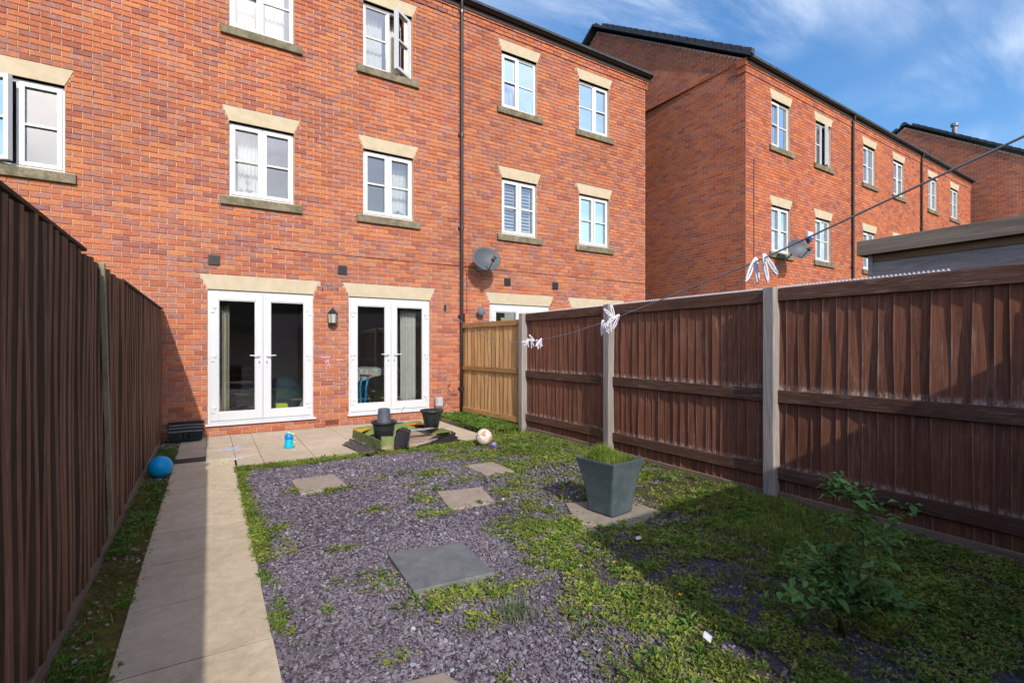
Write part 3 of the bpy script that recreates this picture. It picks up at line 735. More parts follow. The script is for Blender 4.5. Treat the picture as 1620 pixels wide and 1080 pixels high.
m = MB(); m.tube([(2.28, 8.9, .83), (2.44, 8.9, .82)], .016, 8); m.build('handlebar', BLACKP, t)
m = MB(); m.lathe([(.001, -.02), (.03, -.02), (.035, 0), (.03, .02), (.001, .02)], (0, 0, 0), 12).xform(Matrix.Translation((2.47, 8.89, .82))); m.build('grip', m_simple('coral rubber', (.75, .12, .08), .5), t)
m = MB(); m.tube([(2.38, 8.95, .6), (2.55, 8.97, .19)], .008, 6); m.build('stand', GREYM, t)
RED = m_simple('red toy plastic', (.55, .02, .03), .35, .5, .1)
t = thing('toy_case', 'low red plastic toy case inside the right leaf of the right French doors', 'toy', (2.98, 8.98, .14))
m = MB(); m.box(2.87, 3.1, 8.9, 9.0, .2, .36); m.build('case', RED, t, bevel=.02)
m = MB(); m.tube([(2.93, 8.93, .36), (2.95, 8.93, .39), (3.03, 8.93, .39), (3.05, 8.93, .36)], .007, 6); m.build('handle', BLACKP, t)
t = thing('toy_vacuum', 'red and black toy with a tilted handle in the right corner of the doors', 'toy', (3.28, 8.95, .14))
m = MB(); m.lathe([(.02, 0), (.09, .02), (.09, .08), (.03, .12)], (3.22, 8.93, .16), 16); m.build('toy_body', RED, t, smooth=True)
m = MB(); m.tube([(3.22, 8.93, .26), (3.36, 8.95, .5)], .012, 6); m.build('handle', BLACKP, t)
# plants on window sills
def sillplant(label, x, z, flower):
    t = thing('potted_plant', label, 'plant', (x, 8.84, z)); m = MB()
    m.lathe([(.035, 0), (.05, .09), (.052, .1)], (x, 8.86, z), 14); m.build('pot', CURTAIN, t)
    m = MB()
    for i in range(14):
        a = random.random()*6.28; L = random.uniform(.08, .17); e = random.uniform(.1, .9)
        b = Vector((x, 8.86, z+.1)); d = Vector((math.cos(a), math.sin(a)*.4, e)).normalized(); s_ = d.cross(Vector((0, 0, 1))).normalized()*.018
        m.add([b, b+d*L*.5+s_, b+d*L-Vector((0, 0, .02)), b+d*L*.5-s_], [(0, 1, 2, 3)])
    m.build('foliage', LEAFG, t)
    if flower:
        m = MB(); m.tube([(x, 8.86, z+.1), (x+.02, 8.86, z+.34)], .003, 5); m.build('stem', LEAFG, t)
        m = MB(); m.lathe([(.005, 0), (.035, .015), (.03, .03), (.005, .04)], (x+.02, 8.85, z+.33), 8); m.build('flower', flower, t)
LEAFG = m_simple('indoor leaf', (.05, .12, .045), .5, .4, .3)
sillplant('orchid with dark flowers on the sill in the window above the left French doors', .48, Z1A+.03, m_simple('dark pink flower', (.22, .03, .08), .6))
sillplant('small leafy plant on the sill in the window above the right French doors', 2.98, Z1A+.03, None)

# ------------------------------------------------------------------ second terrace
TH = math.atan(.38/15.73); AX2 = Vector((math.cos(TH), math.sin(TH), 0)); N2 = Vector((math.sin(TH), -math.cos(TH), 0))
W2 = Wall((10.57, 6.85, 0), AX2, N2); RIDGE = 11.47; SL2 = (RIDGE-8.03)/5.12
W2G = Wall((10.57, 6.85, 0), (0, -1, 0), (-1, 0, 0))      # gable, x runs towards the viewer
def far_house(label, xa, xb, wins, blindk):
    h = thing('terraced_house', label, 'house', tuple(W2.P((xa+xb)/2, 0, 0)), 'houses of the second brick terrace')
    blocks = []; holes = []
    for i, (a, b) in enumerate(wins):
        for z0, z1 in ((Z2A, Z2B), (Z1A, Z1B)):
            holes.append((a, b, z0, z1)); k0 = round(z0/C)
            blocks += [rect(a, b, z0, z1), rect(a-.11, b+.11, (k0-2)*C, z0), trap(a, b, z1, z1+3*C, .10)]
            lintel(W2, h, a, b, z1, z1+3*C, .10); sill(W2, h, a-.115, b+.115, (k0-2)*C, z0-.006)
    wall_sheet(xa, xb, -.3, EAVE, holes, W2.O, W2.ax, W2.n, MORTAR, h)
    place_bricks(lay(xa-(.3 if xa > 0 else 0), xb+(.3 if xb < 15 else 0), -1, 105, blocks, off_eave, tooth=(xa if xa > 0 else -1, xb if xb < 15 else 99)), W2.O, W2.ax, W2.n, BRICK_FAR, h, ok=lambda x, z: z > 2.9, fine=False, minpx=9)
    for i, (a, b) in enumerate(wins):
        for j, (z0, z1) in enumerate(((Z2A, Z2B), (Z1A, Z1B))):
            kd, op = blindk[i][j]
            window(W2, h, a, b, z0, z1, kd, openside=op, ang=20, cover=slat_blind)
    m = MB(); W2.box(m, xa, xb, -10.2, -10, -.3, EAVE); W2.box(m, xa, xb, -10.1, -.02, EAVE-.02, EAVE)
    if xa > 0: W2.box(m, xa+.01, xa+.02, -10, -.21, -.3, EAVE)
    if xb > 15: W2.box(m, xb-.02, xb-.001, -10, -.009, -.3, EAVE)
    m.build('side_wall', m_red, h)
    rf = MB(); e = EAVE+.05
    A = [(.15, e), (-5.12, e+5.27*SL2), (-10.4, e), (-10.4, e-.06), (-5.12, e+5.27*SL2-.07), (.15, e-.06)]
    rf.prism([W2.P(xa-(.08 if xa == 0 else 0), d, z) for d, z in A], W2.ax*(xb-xa+(.08 if xa == 0 else 0)+(.08 if xb > 15 else 0))); rf.build('roof', TILE, h)
    gutter(W2, h, xa, xb+(.12 if xb > 15 else 0), EAVE)
    return h
X2 = [0, 5.30, 10.47, 15.73]
h21 = far_house('first house of the second terrace, with the brick gable and alarm box', X2[0], X2[1], [(1.09, 1.95), (3.22, 4.08)], [[('CF', None), ('CC', None)], [('FC', 1), ('CF', None)]])
h22 = far_house('middle house of the second terrace, between its two downpipes', X2[1], X2[2], [(6.06, 6.91), (8.22, 9.07)], [[('CF', None), ('CF', None)], [('CC', None), ('CF', None)]])
h23 = far_house('farthest house of the second terrace, right of its second downpipe', X2[2], X2[3], [(11.22, 12.07), (13.46, 14.3)], [[('FC', None), ('CF', None)], [('CC', None), ('CF', None)]])
downpipe(W2, h21, 5.29, EAVE+.03, 1.0); downpipe(W2, h22, 10.46, EAVE+.03, 1.0)
cable('thin dark cable running down the front corner of the second terrace', [tuple(W2.P(.32, .006, 5.75)), tuple(W2.P(.31, .008, 4.6)), tuple(W2.P(.32, .008, 3.3))], .008)
def gable(w, h, depth, mat, name, back_neg=True, okz=2.9, minpx=9, most=300):
    """gable wall: local x from -depth (back) to 0 (front)"""
    top = lambda z: (-depth, 0) if z < EAVE else ((-depth+(z-EAVE)/SL2, -(z-EAVE)/SL2) if z < RIDGE-.08 else None)
    m = MB(); P = w.P; d = -.003
    m.add([P(-depth, d, -.3), P(0, d, -.3), P(0, d, EAVE), P(-depth/2, d, EAVE+SL2*depth/2-.02), P(-depth, d, EAVE)], [(0, 1, 2, 3, 4)]); m.build('gable_wall', MORTAR, h)
    out = lay(-depth, 0, 26, 152, [], top=top, phase=.05)
    place_bricks(out, w.O, w.ax, w.n, mat, h, ok=lambda x, z: z > okz, fine=False, minpx=minpx, most=most)
    # dark verge: cap tiles stepping up both slopes
    for s in (0, 1):
        L = depth/2/math.cos(math.atan(SL2)); n = int(L/.30)+1
        for i in range(n):
            f0 = i*.30-.05; f1 = f0+.34
            def pt(f, up, dd):
                x = -f*math.cos(math.atan(SL2))+.15; z = EAVE+.02+f*math.sin(math.atan(SL2))
                if s: x = -depth-x
                return w.P(x, dd, z+up)
            a, b = -.05, .075
            q = MB().add([pt(f0, .02, a), pt(f1, .0, a), pt(f1, .13, a), pt(f0, .155, a), pt(f0, .02, b), pt(f1, .0, b), pt(f1, .13, b), pt(f0, .155, b)],
                         [(0, 1, 2, 3), (7, 6, 5, 4), (0, 4, 5, 1), (1, 5, 6, 2), (2, 6, 7, 3), (3, 7, 4, 0)])
            if f1 < L+.12: q.build('verge_tile', TILE, h, bevel=.008)
    q = MB(); c = w.P(-depth/2, .0, RIDGE+.12); q.prism([w.P(-depth/2+.17, .10, RIDGE+.02), w.P(-depth/2+.05, .10, RIDGE+.17), w.P(-depth/2-.05, .10, RIDGE+.17), w.P(-depth/2-.17, .10, RIDGE+.02)], w.n*-.35); q.build('ridge_tile', TILE, h)
gable(W2G, h21, 10.24, BRICK_FAR, 'g', most=0)
kb = MB(); W2.box(kb, -.002-.03, -.002, -.2, .02, 101*C, 103*C); W2.box(kb, -.055, -.002, -.2, .038, 103*C, 105*C); kb.build('kneeler', m_red, h21)
dish(tuple(W2.P(1.42, .42, 3.66)), (-.45, -1, .32), .29, 'grey satellite dish on the second terrace beside its first lower window', tuple(W2.P(1.30, .01, 3.25)))
t = thing('alarm_box', 'white and blue shield shaped alarm box on the second terrace', 'alarm box', tuple(W2.P(2.78, 0, 4.05)))
def shield(z0, z1, d, mat, nm):
    m = MB(); pr = [(x, z) for x, z in [(-.13, .27), (.13, .27), (.125, .12), (.07, .03), (0, 0), (-.07, .03), (-.125, .12)]]
    cl = [(x, min(max(z, z0), z1)) for x, z in pr]; 
    m.prism([W2.P(2.80+x, .004, 4.07+z) for x, z in cl], W2.n*d); m.build(nm, mat, t, bevel=.01)
shield(.12, .27, .08, UPVC, 'cover'); shield(0, .118, .083, m_simple('blue plastic', (.02, .05, .25), .4), 'lens')
# ---- third block: only its side wall and roof edge show
h3 = thing('end_house', 'farthest brick building at the right frame edge, showing its dark edged gable', 'house', (27.3, 4.65, 0))
W3G = Wall((27.3, 4.68, 0), (0, -1, 0), (-1, 0, 0)); gable(W3G, h3, 10.24, BRICK_FAR, 'g3', minpx=9, most=120)
m = MB(); m.box(27.32, 37, 4.7, 4.9, -.3, EAVE).box(27.32, 37, 14.7, 14.9, -.3, EAVE); m.build('side_wall', m_red, h3)
m = MB(); m.prism([(27.28, 4.5, EAVE+.05), (27.28, 9.8, EAVE+.05+5.3*SL2), (27.28, 15.1, EAVE+.05), (27.28, 15.1, EAVE-.02), (27.28, 9.8, EAVE-.02+5.3*SL2), (27.28, 4.5, EAVE-.02)], (10, 0, 0)); m.build('roof', TILE, h3)
m = MB(); m.tube([(27.9, 8.2, 10.3), (27.9, 8.2, 11.05)], .09, 10).tube([(27.9, 8.2, 11.0), (27.9, 8.2, 11.12)], .14, 10); m.build('flue', GREYM, h3)
m = MB(); m.tube([(12.2, 10.1, 10.0), (12.2, 10.1, 10.75)], .07, 10); m.build('flue', BLACKP, h21)
# ------------------------------------------------------------------ ground
s = NT('garden soil', .95, .1); n1 = s.noise(9, 7, .7); n2 = s.noise(90, 4, .7)
c = s.mix(s.rng(n1, .35, .65), (.085,.062,.052), (.125,.095,.08)); sp_ = s.n('ShaderNodeSeparateXYZ'); s.t.links.new(s.pos(), sp_.inputs[0]); mg = s.math('MULTIPLY', s.rng(s.math('ADD', sp_.outputs[0], s.noise(3, 4, .6)), 2.0, 2.8), s.rng(s.noise(4.2, 6, .7, off=(2, 8, 1)), .38, .58)); c = s.mix(s.math('MULTIPLY', mg, .85), c, (.115,.13,.035))
s.color(s.scale(c, s.rng(n2, .3, .7, .6, 1.3))); s.bump(s.noise(60, 6, .75), 1.0, .02); SOIL = s.m
s = NT('rough grass field', .95, .1); n1 = s.noise(3, 8, .7)
s.color(s.ramp(n1, [(.3, (.05,.085,.02)), (.55, (.09,.12,.035)), (.75, (.14,.13,.06))])); s.bump(n1, .8, .03); FIELD = s.m
s = NT('moss', .95, .1); n1 = s.noise(14, 7, .7); n2 = s.noise(120, 3, .7)
s.color(s.scale(s.ramp(n1, [(.32, (.09,.07,.05)), (.44, (.14,.095,.035)), (.55, (.16,.15,.03)), (.68, (.075,.10,.02))]), s.rng(n2, .3, .7, .65, 1.3))); s.bump(n2, .9, .01); MOSS = s.m
def m_slab(name, a, b, spots=True, sc=1.0):
    s = NT(name, .9, .15); r = s.rnd(); c = s.mix(s.rng(s.noise(2.3*sc, 6, .65), .3, .7), a, b); c = s.scale(c, s.math('ADD', .93, s.math('MULTIPLY', r, .14)))
    c = s.scale(c, s.rng(s.noise(260, 2, .6), .25, .75, .78, 1.2)); c = s.scale(c, s.rng(s.noise(16, 6, .7, (1.1, .9, 1)), .3, .7, .90, 1.07))
    st = s.noise(5.5, 5, .7, off=(9, 4, 1)); c = s.mix(s.rng(st, .50, .72, 0, .5), c, tuple(x*.62 for x in a))
    if spots:
        v = s.n('ShaderNodeTexVoronoi'); v.inputs['Scale'].default_value = 3.1; v.inputs['Randomness'].default_value = 1; mp = s.n('ShaderNodeMapping'); mp.inputs['Scale'].default_value = (1.3, .8, 1); s.t.links.new(s.pos(), mp.inputs[0]); s.t.links.new(mp.outputs[0], v.inputs[0])
        d = s.math('ADD', v.outputs['Distance'], s.math('MULTIPLY', s.noise(40, 2, .5), .03)); c = s.mix(s.rng(d, .034, .052, .7, 0), c, (.05,.04,.03))
    s.color(c); s.bump(s.noise(200, 3, .7), .45, .003); return s.m
SLAB = m_slab('buff paving', (.56,.45,.31), (.64,.53,.375)); PATIO = m_slab('patio paving', (.53,.43,.31), (.60,.50,.37)); TANS = m_slab('tan stepping stone', (.33,.27,.215), (.40,.33,.265), False, 2)
DARKS = m_slab('dark grey slab', (.155,.16,.165), (.205,.21,.21), False, 3)
st_ = lambda o: structure(o)
m = MB(); m.grid(lambda u, v: (-120+340*u, -80+330*v, -.07), 8, 8); st_(m.build('ground', FIELD))
def gz(x, y): return -.028+.008*math.sin(x*3.1+y*1.7)+.006*math.sin(x*7.3-y*5.1)
m = MB(); m.grid(lambda u, v: (-.75+5.2*u, -3.4+12.03*v, gz(-.75+5.2*u, -3.4+12.03*v)), 60, 130); st_(m.build('garden_soil', SOIL, None, True))
m = MB(); m.grid(lambda u, v: (-.62+.27*u, -1+9.0*v, -.012+.004*math.sin(u*5+v*40)*math.sin(u*3)), 6, 120); st_(m.build('moss_strip', MOSS, None, True))
m = MB(); m.grid(lambda u, v: (3.62+.70*u, 6.75+1.88*v, .03+.02*math.sin(v*7)*u), 14, 24); st_(m.build('raised_bed', SOIL, None, True))
EDG = m_wood('bed edging timber', (.22,.17,.11), (.13,.10,.07), None, 0, 'y')
tag(MB().prism([(3.56, 8.25, -.02), (3.59, 8.25, -.02), (3.76, 6.62, -.02), (3.73, 6.62, -.02)], (0, 0, .075)).build('bed_edging', EDG), 'low weathered timber edging between the patio and the weedy corner bed', 'edging')
# path of single slabs
pth = bpy.data.objects.new('path', None); col.objects.link(pth); structure(pth)
m = MB(); m.box(-.352, .242, -3.2, 6.84, -.06, -.0016); m.build('path_bed', SOIL, pth)
ys = [-3.2+.608*i for i in range(17)]; ys = [2.54+.608*i for i in range(-9, 8)]
for i, y in enumerate(ys):
    y1 = min(y+.602, 6.84) ; dz = random.uniform(-.0008, .0008)
    m = MB(); m.box(-.355+random.uniform(-.004, .004), .248+random.uniform(-.004, .004), y, y1, -.05, dz); m.build('slab', SLAB, pth, bevel=0)
pat = bpy.data.objects.new('patio', None); col.objects.link(pat); structure(pat)
m = MB(); m.box(-.36, 3.56, 6.24, 8.63, -.08, -.014).box(-.36, .24, 6.85, 8.63, -.08, -.013); m.v = [v for v in m.v]; 
m = MB(); m.box(.26, 3.56, 6.26, 8.63, -.08, -.002).box(-.35, .26, 7.10, 8.63, -.08, -.0025); m.build('mortar_bed', SOIL, pat)
xs = [.265, .54, 1.10, 1.70, 2.30, 2.90, 3.55]; rows = [6.27, 6.87, 7.47, 8.07, 8.64]
for j in range(4):
    for i in range(6):
        m = MB(); m.box(xs[i]+.003, xs[i+1]-.003, rows[j]+.003, rows[j+1]-.003, -.06, random.uniform(-.001, .001)); m.build('slab', PATIO, pat)
for y0, y1 in ((7.10, 7.82), (7.825, 8.64)):
    m = MB(); m.box(-.35, -.045, y0, y1, -.06, .001); m.build('slab', PATIO, pat, bevel=.002)
    m = MB(); m.box(-.04, .262, y0-(.24 if y0 < 7.5 else 0), y1-.003, -.06, .002); m.build('slab', PATIO, pat, bevel=.002)
t = thing('drain_grille', 'dark metal drain grille set across the path in front of the black box', 'drain', (-.2, 6.97, 0))
m = MB(); m.box(-.35, -.045, 6.85, 7.095, -.05, -.012); m.build('channel', BLACKP, t)
DR = m_simple('dark grille metal', (.05, .045, .045), .6, .4, .2)
m = MB(); frame_rect(Wall((0, 0, 0), (1, 0, 0), (0, 0, 1)), MB(), 0, 1, 0, 1, 0, 1, .1)
m.box(-.35, -.045, 6.85, 6.862, -.012, .004).box(-.35, -.045, 7.083, 7.095, -.012, .004)
for i in range(17): m.box(-.349+i*.0185, -.341+i*.0185, 6.862, 7.083, -.010, .003)
for i in range(7): m.box(-.349, -.047, 6.885+i*.03, 6.891+i*.03, -.0105, .001)
m.build('grating', DR, t)
# chalk drawings on the slabs
def chalk(pts, mat, z=.0045):
    m = MB(); m.add([(x, y, z) for x, y in pts], [tuple(range(len(pts)))]); m.build('chalk_mark', mat, pat)
def m_chalk(n, c):
    s = NT(n, .95, .05); t = s.t; tr = s.n('ShaderNodeBsdfTransparent'); mx = s.n('ShaderNodeMixShader'); s.color(c)
    t.links.new(s.rng(s.noise(28, 5, .8), .36, .6), mx.inputs[0]); t.links.new(tr.outputs[0], mx.inputs[1]); t.links.new(s.b.outputs[0], mx.inputs[2]); t.links.new(mx.outputs[0], s.out.inputs[0]); return s.m
chalk([(.02,7.35),(.10,7.42),(.22,7.5),(.33,7.62),(.38,7.55),(.36,7.38),(.2,7.32)], m_chalk('pale blue chalk', (.55,.72,.85)))
chalk([(.25,7.12),(.38,7.15),(.44,7.24),(.38,7.30),(.27,7.24)], m_chalk('pink chalk dust', (.85,.50,.55)), .005)
chalk([(.05,6.48),(.07,6.62),(.12,6.8),(.2,6.83),(.19,6.62),(.16,6.46)], m_chalk('yellow chalk', (.82,.80,.52)), .0048)
chalk([(.18,6.72),(.30,6.88),(.40,6.86),(.36,6.74),(.22,6.66)], m_chalk('white chalk', (.75,.76,.78)), .0052)

# ------------------------------------------------------------------ fences
def board_mesh(name, L, w, z0, z1, thin, thick, out, bow, mat, skew=0., edge=.004, edgemat=None):
    """featheredge board, y from 0..w, thick edge at high y, out = sign of the outward x"""
    m = MB(); n = 12
    for i in range(n+1):
        f = i/n; z = z0+(z1-z0)*f; dy = bow*math.sin(f*math.pi*1.3+L)+skew*f+.5*bow*math.sin(f*9+L*3); dx = out*.004*math.sin(f*2.2*math.pi+L*2)
        pr = [(0, out*thin), (w-.010, out*(thick-.001)), (w-.002, out*thick), (w, 0), (0, 0)]
        if out > 0: pr = [(0, -.014), (w*.66, out*thick*.86), (w-.008, out*thick), (w, out*thick*.75), (w, -.014)]
        m.v += [(x+dx, y+dy, z) for y, x in pr]
    for i in range(n):
        for k in range(5): m.f.append((i*5+k, i*5+(k+1) % 5, i*5+5+(k+1) % 5, i*5+5+k))
    m.f += [(4, 3, 2, 1, 0), tuple(n*5+k for k in range(5))]
    me = bpy.data.meshes.new(name); me.from_pydata(m.v, [], m.f); me.materials.append(mat)
    if edgemat:
        me.materials.append(edgemat)
        for i in range(n): me.polygons[i*5+1].material_index = 1
    me.update(); return me
def boards(parent, name, y0, y1, xf, out, z0, z1, mat, wd=.1, thin=.003, thick=.016, ang=None, gap=0., nvar=7, bowm=.004, zj=.004, wj=.0, edgemat=None):
    ms = [board_mesh(name, q*1.7, wd+.012-gap, z0, z1, thin, thick, out, random.uniform(-bowm, bowm), mat, random.uniform(-bowm, bowm), edgemat=edgemat) for q in range(nvar)]
    y = y0; i = 0; o = None
    while y < y1-.02:
        sc_ = 1+random.uniform(-wj, wj) if y+wd*1.3 < y1 else (y1-y)/wd
        M = Matrix.Translation((xf, y, random.uniform(-zj, zj))) @ Matrix.Rotation(random.uniform(-.004, .004), 4, 'X') @ Matrix.Diagonal((random.uniform(.75, 1.2), sc_, 1, 1))
        if ang is not None: M = ang @ M
        link(name, random.choice(ms), parent, matrix=M); y += wd*sc_; i += 1
# right hand fence
PAINT_E = m_wood('worn board edges', (.30,.135,.09), (.19,.085,.055), (.55,.46,.40), .95, 'z')
PAINT_EL = m_wood('lit and worn left board edges', (.25,.115,.060), (.15,.068,.038), (.5,.40,.34), .7, 'z')  # worn paint, lightened further to paint in light along the edges
TAN_E = m_wood('shadow tinted tan board edges', (.20,.11,.045), (.14,.075,.03), None, 0, 'z')  # darker edge band paints the narrow shadow line between tan boards
rf_ = thing('garden_fence', 'weathered dark brown boarded fence along the right side of the garden', 'fence', (4.38, 3, 0))
XR = 4.38
bays = [(-3.1, -1.55), (-1.45, .40), (.51, 2.50), (2.60, 4.62), (4.72, 6.63)]
for a, b in bays:
    boards(rf_, 'fence_board', a, b, XR, -1, .035, 1.84, PAINT, .099, wj=.14, bowm=.007, thick=.021, edgemat=PAINT_E, nvar=11)
    for z0, z1 in ((1.755, 1.865), (.855, .965), (.165, .27)):
        m = MB(); j = random.uniform(-.006, .006); m.prism([(XR-.05, a, z0+j), (XR-.05, b, z0-j), (XR-.05, b, z1-j), (XR-.05, a, z1+j)], (.034, 0, 0)); m.build('rail', PAINT_H, rf_, bevel=.004)
    m = MB(); m.box(XR-.03, XR+.02, a, b, 1.866, 1.876); m.build('capping', PAINT_H, rf_, bevel=.002)
    m = MB(); m.box(XR-.045, XR-.02, a, b, -.08, .05+random.uniform(-.01, .01)); m.build('gravel_board', GRAVEL_B, rf_, bevel=.004)
m = MB(); m.box(XR-.055, XR-.012, 4.722, 4.83, .0, 1.872); m.build('batten', PAINT, rf_, bevel=.003)
for y in (.40, 2.50, 4.62, 6.63, -1.55):
    m = MB(); m.box(XR-.115, XR-.012, y, y+.10, -.1, 1.885); m.build('post', GREYW, rf_, bevel=.006)
# tan bay running to the house
tf = thing('garden_fence', 'newer tan timber fence panel between the grey post and the house wall', 'fence', (4.25, 7.7, 0))
A_ = Vector((4.345, 6.735, 0)); B_ = Vector((4.195, 8.60, 0)); d_ = (B_-A_); LT = d_.length; rotT = Matrix.Translation(A_) @ Matrix.Rotation(math.atan2(-d_.x, d_.y), 4, 'Z')
boards(tf, 'fence_board', 0, LT, 0, -1, .1, 1.76, TAN, .122, thin=.002, thick=.016, ang=rotT, bowm=.003, wj=.15, edgemat=TAN_E)
for z0, z1 in ((1.70, 1.79), (.90, .98), (.10, .19)):
    m = MB(); m.box(-.045, -.012, 0, LT, z0, z1); m.xform(rotT); m.build('rail', TAN_H, tf, bevel=.003)
m = MB(); m.box(-.03, -.005, 0, LT, -.08, .10); m.xform(rotT); m.build('gravel_board', m_wood('brown gravel board', (.20,.10,.05), (.13,.065,.035), None, 0, 'y'), tf, bevel=.003)
m = MB(); m.box(4.20, 4.27, 8.55, 8.635, 0, 1.98); m.build('post', m_wood('orange brown post', (.42,.13,.05), (.3,.09,.04), None, 0, 'z'), tf, bevel=.003)
# white spike strip on top of the brown fence
t = thing('spike_strip', 'white plastic bird spike strip along the top of the brown fence', 'spike strip', (4.38, 3, 1.877))
sp = MB(); sp.box(4.365, 4.395, 1.31, 6.4, 1.8765, 1.881)
for i in range(int(5.09/.028)):
    y = 1.32+i*.028
    for x in (4.369, 4.391): sp.add([(x-.005, y-.006, 1.881), (x+.005, y-.006, 1.881), (x+.005, y+.006, 1.881), (x-.005, y+.006, 1.881), (x, y, 1.899)], [(0,1,4),(1,2,4),(2,3,4),(3,0,4)])
sp.build('spikes', UPVC, t)
# left fence
lf = thing('garden_fence', 'shaded dark brown boarded fence along the left side of the path', 'fence', (-.6, 3, 0))
XL = -.605
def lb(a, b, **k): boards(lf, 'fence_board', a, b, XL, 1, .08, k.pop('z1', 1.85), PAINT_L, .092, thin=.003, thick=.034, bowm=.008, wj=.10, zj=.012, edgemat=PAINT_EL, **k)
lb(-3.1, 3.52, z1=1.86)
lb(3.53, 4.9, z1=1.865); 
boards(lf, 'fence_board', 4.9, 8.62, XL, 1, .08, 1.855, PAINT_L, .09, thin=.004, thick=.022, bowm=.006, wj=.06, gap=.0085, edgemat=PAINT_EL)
for a, b, c0, c1 in ((-3.1, 3.5, 1.872, 1.872), (4.85, 8.62, 1.862, 1.875)):
    m = MB(); m.prism([(XL-.035, a, c0), (XL+.034, a, c0), (XL+.034, b, c1), (XL-.035, b, c1)], (0, 0, .018)); m.build('capping', PAINT_L, lf, bevel=.003)
for z in (.35, 1.0, 1.62):
    m = MB(); m.box(XL-.065, XL-.016, -3.1, 8.6, z, z+.08); m.build('rail', PAINT_L, lf)
for y in (-1.4, .5, 2.42, 4.4, 6.3, 8.5):
    m = MB(); m.box(XL-.16, XL-.056, y, y+.1, -.1, 1.86); m.build('post', GREYW, lf)
for a, b in ((-3.1, 3.9), (3.92, 8.6)):
    m = MB(); m.box(XL-.012, XL+.030, a, b, -.08, .075); m.build('gravel_board', GRAVEL_B, lf, bevel=.004)
m = MB(); m.obox((XL+.045, 4.02, .98), (.014, 0, 0), (0, .020, -.002), (0, -.16, .88)); m.build('batten', PALEW, lf, bevel=.003)
# rear fence and garage behind the camera: they cast the shade over the right of the garden
bf = thing('garden_fence', 'brown boarded fence closing the garden behind the viewer', 'fence', (1.9, -3.2, 0))
boards(bf, 'fence_board', 0, 5.0, 0, 1, .05, 1.8, PAINT, .1, ang=Matrix.Translation((-.6, -3.2, 0)) @ Matrix.Rotation(R(-90), 4, 'Z') @ Matrix.Diagonal((-1, 1, 1, 1)))
m = MB(); m.box(.35, .45, -3.15, -3.05, -.1, 2.5); m.build('post', GREYW, bf)
ga = thing('garage', 'grey rendered garage with a sloping roof standing behind the viewer', 'garage', (3, -3.5, 0))
m = MB(); m.prism([(1.59, -1.0, -.1), (7.4, -1.0, -.1), (7.4, -1.0, 2.68), (1.59, -1.0, 2.42)], (0, -5, 0)); m.build('wall', m_simple('grey render', (.30, .29, .27), .9, .1, .15, 3), ga)
m = MB(); m.prism([(1.57, -.98, 2.425), (7.5, -.98, 2.69), (7.5, -.98, 2.75), (1.57, -.98, 2.48)], (0, -5.05, 0)); m.build('roof', TILE, ga)
m = MB(); m.box(2.6, 3.5, -.995, -.97, 0, 2.0); m.build('door', PAINT, ga)
# ------------------------------------------------------------------ neighbour's shed
sh = thing('shed', 'grey boarded shed with a flat taupe fascia behind the right fence', 'shed', (7.2, .4, 0))
X0 = 6.07
m = MB(); m.box(X0, X0+.025, -3.0, 2.62, 2.345, 2.505); m.build('fascia', SHEDF, sh, bevel=.003)
m = MB(); m.box(X0+.025, 8.8, 2.595, 2.62, 2.345, 2.505); m.build('fascia', SHEDF, sh, bevel=.003)
m = MB(); m.box(X0+.026, 8.8, -3.0, 2.594, 2.46, 2.50); m.build('roof', TILE, sh)
z = .05; k = 0
while z < 2.40:
    z1 = min(z+.185, 2.42); mt = SHEDB if z+.185 > 2.33 else SHEDW
    if k == 12: z1 = 2.272
    m = MB(); m.prism([(X0+.10-.014, -2.9, z), (X0+.10, -2.9, z), (X0+.10, -2.9, z1), (X0+.10-.004, -2.9, z1)], (0, 5.42, 0)); m.build('board', mt, sh)
    z = z1; k += 1
m = MB(); m.box(X0+.10, 8.7, -2.9, 2.5, 0, 2.455); m.build('wall', SHEDW, sh)
m = MB(); m.box(X0+.075, X0+.105, 2.50, 2.54, 0, 2.44); m.build('corner_strip', SHEDW, sh)

# ------------------------------------------------------------------ stepping slabs
def step_slab(label, corners, z, mat, th=.045, group=None):
    m = MB(); m.prism([(x, y, z-th) for x, y in corners], (0, 0, th)); o = m.build('paving_slab', mat, None, bevel=.006); return tag(o, label, 'paving slab', group)
step_slab('large dark grey slate slab lying in the purple chippings near the front', [(.95, 2.57), (1.44, 2.53), (1.47, 3.04), (.98, 3.13)], .020, DARKS, .06)
step_slab('tan stepping slab nearest the patio on the left of the chippings', [(.71, 4.84), (1.14, 4.90), (1.12, 5.40), (.70, 5.40)], .006, TANS)
step_slab('tan stepping slab farthest to the right, beside the weeds near the patio', [(2.47, 4.55), (2.82, 4.55), (2.82, 5.02), (2.47, 5.05)], .004, TANS)
step_slab('tan stepping slab in the middle of the garden with a dirty dark smear', [(1.70, 3.74), (2.12, 3.72), (2.22, 4.18), (1.80, 4.26)], .005, TANS)
step_slab('tan slab partly cut by the bottom edge of the photo', [(.50, 1.42), (.98, 1.40), (.83, 1.89), (.66, 1.92)], .004, TANS)
step_slab('weathered slab under the square grey planter', [(2.38, 2.93), (2.63, 2.66), (3.14, 2.78), (3.12, 3.18), (2.6, 3.35)], .012, TANS)

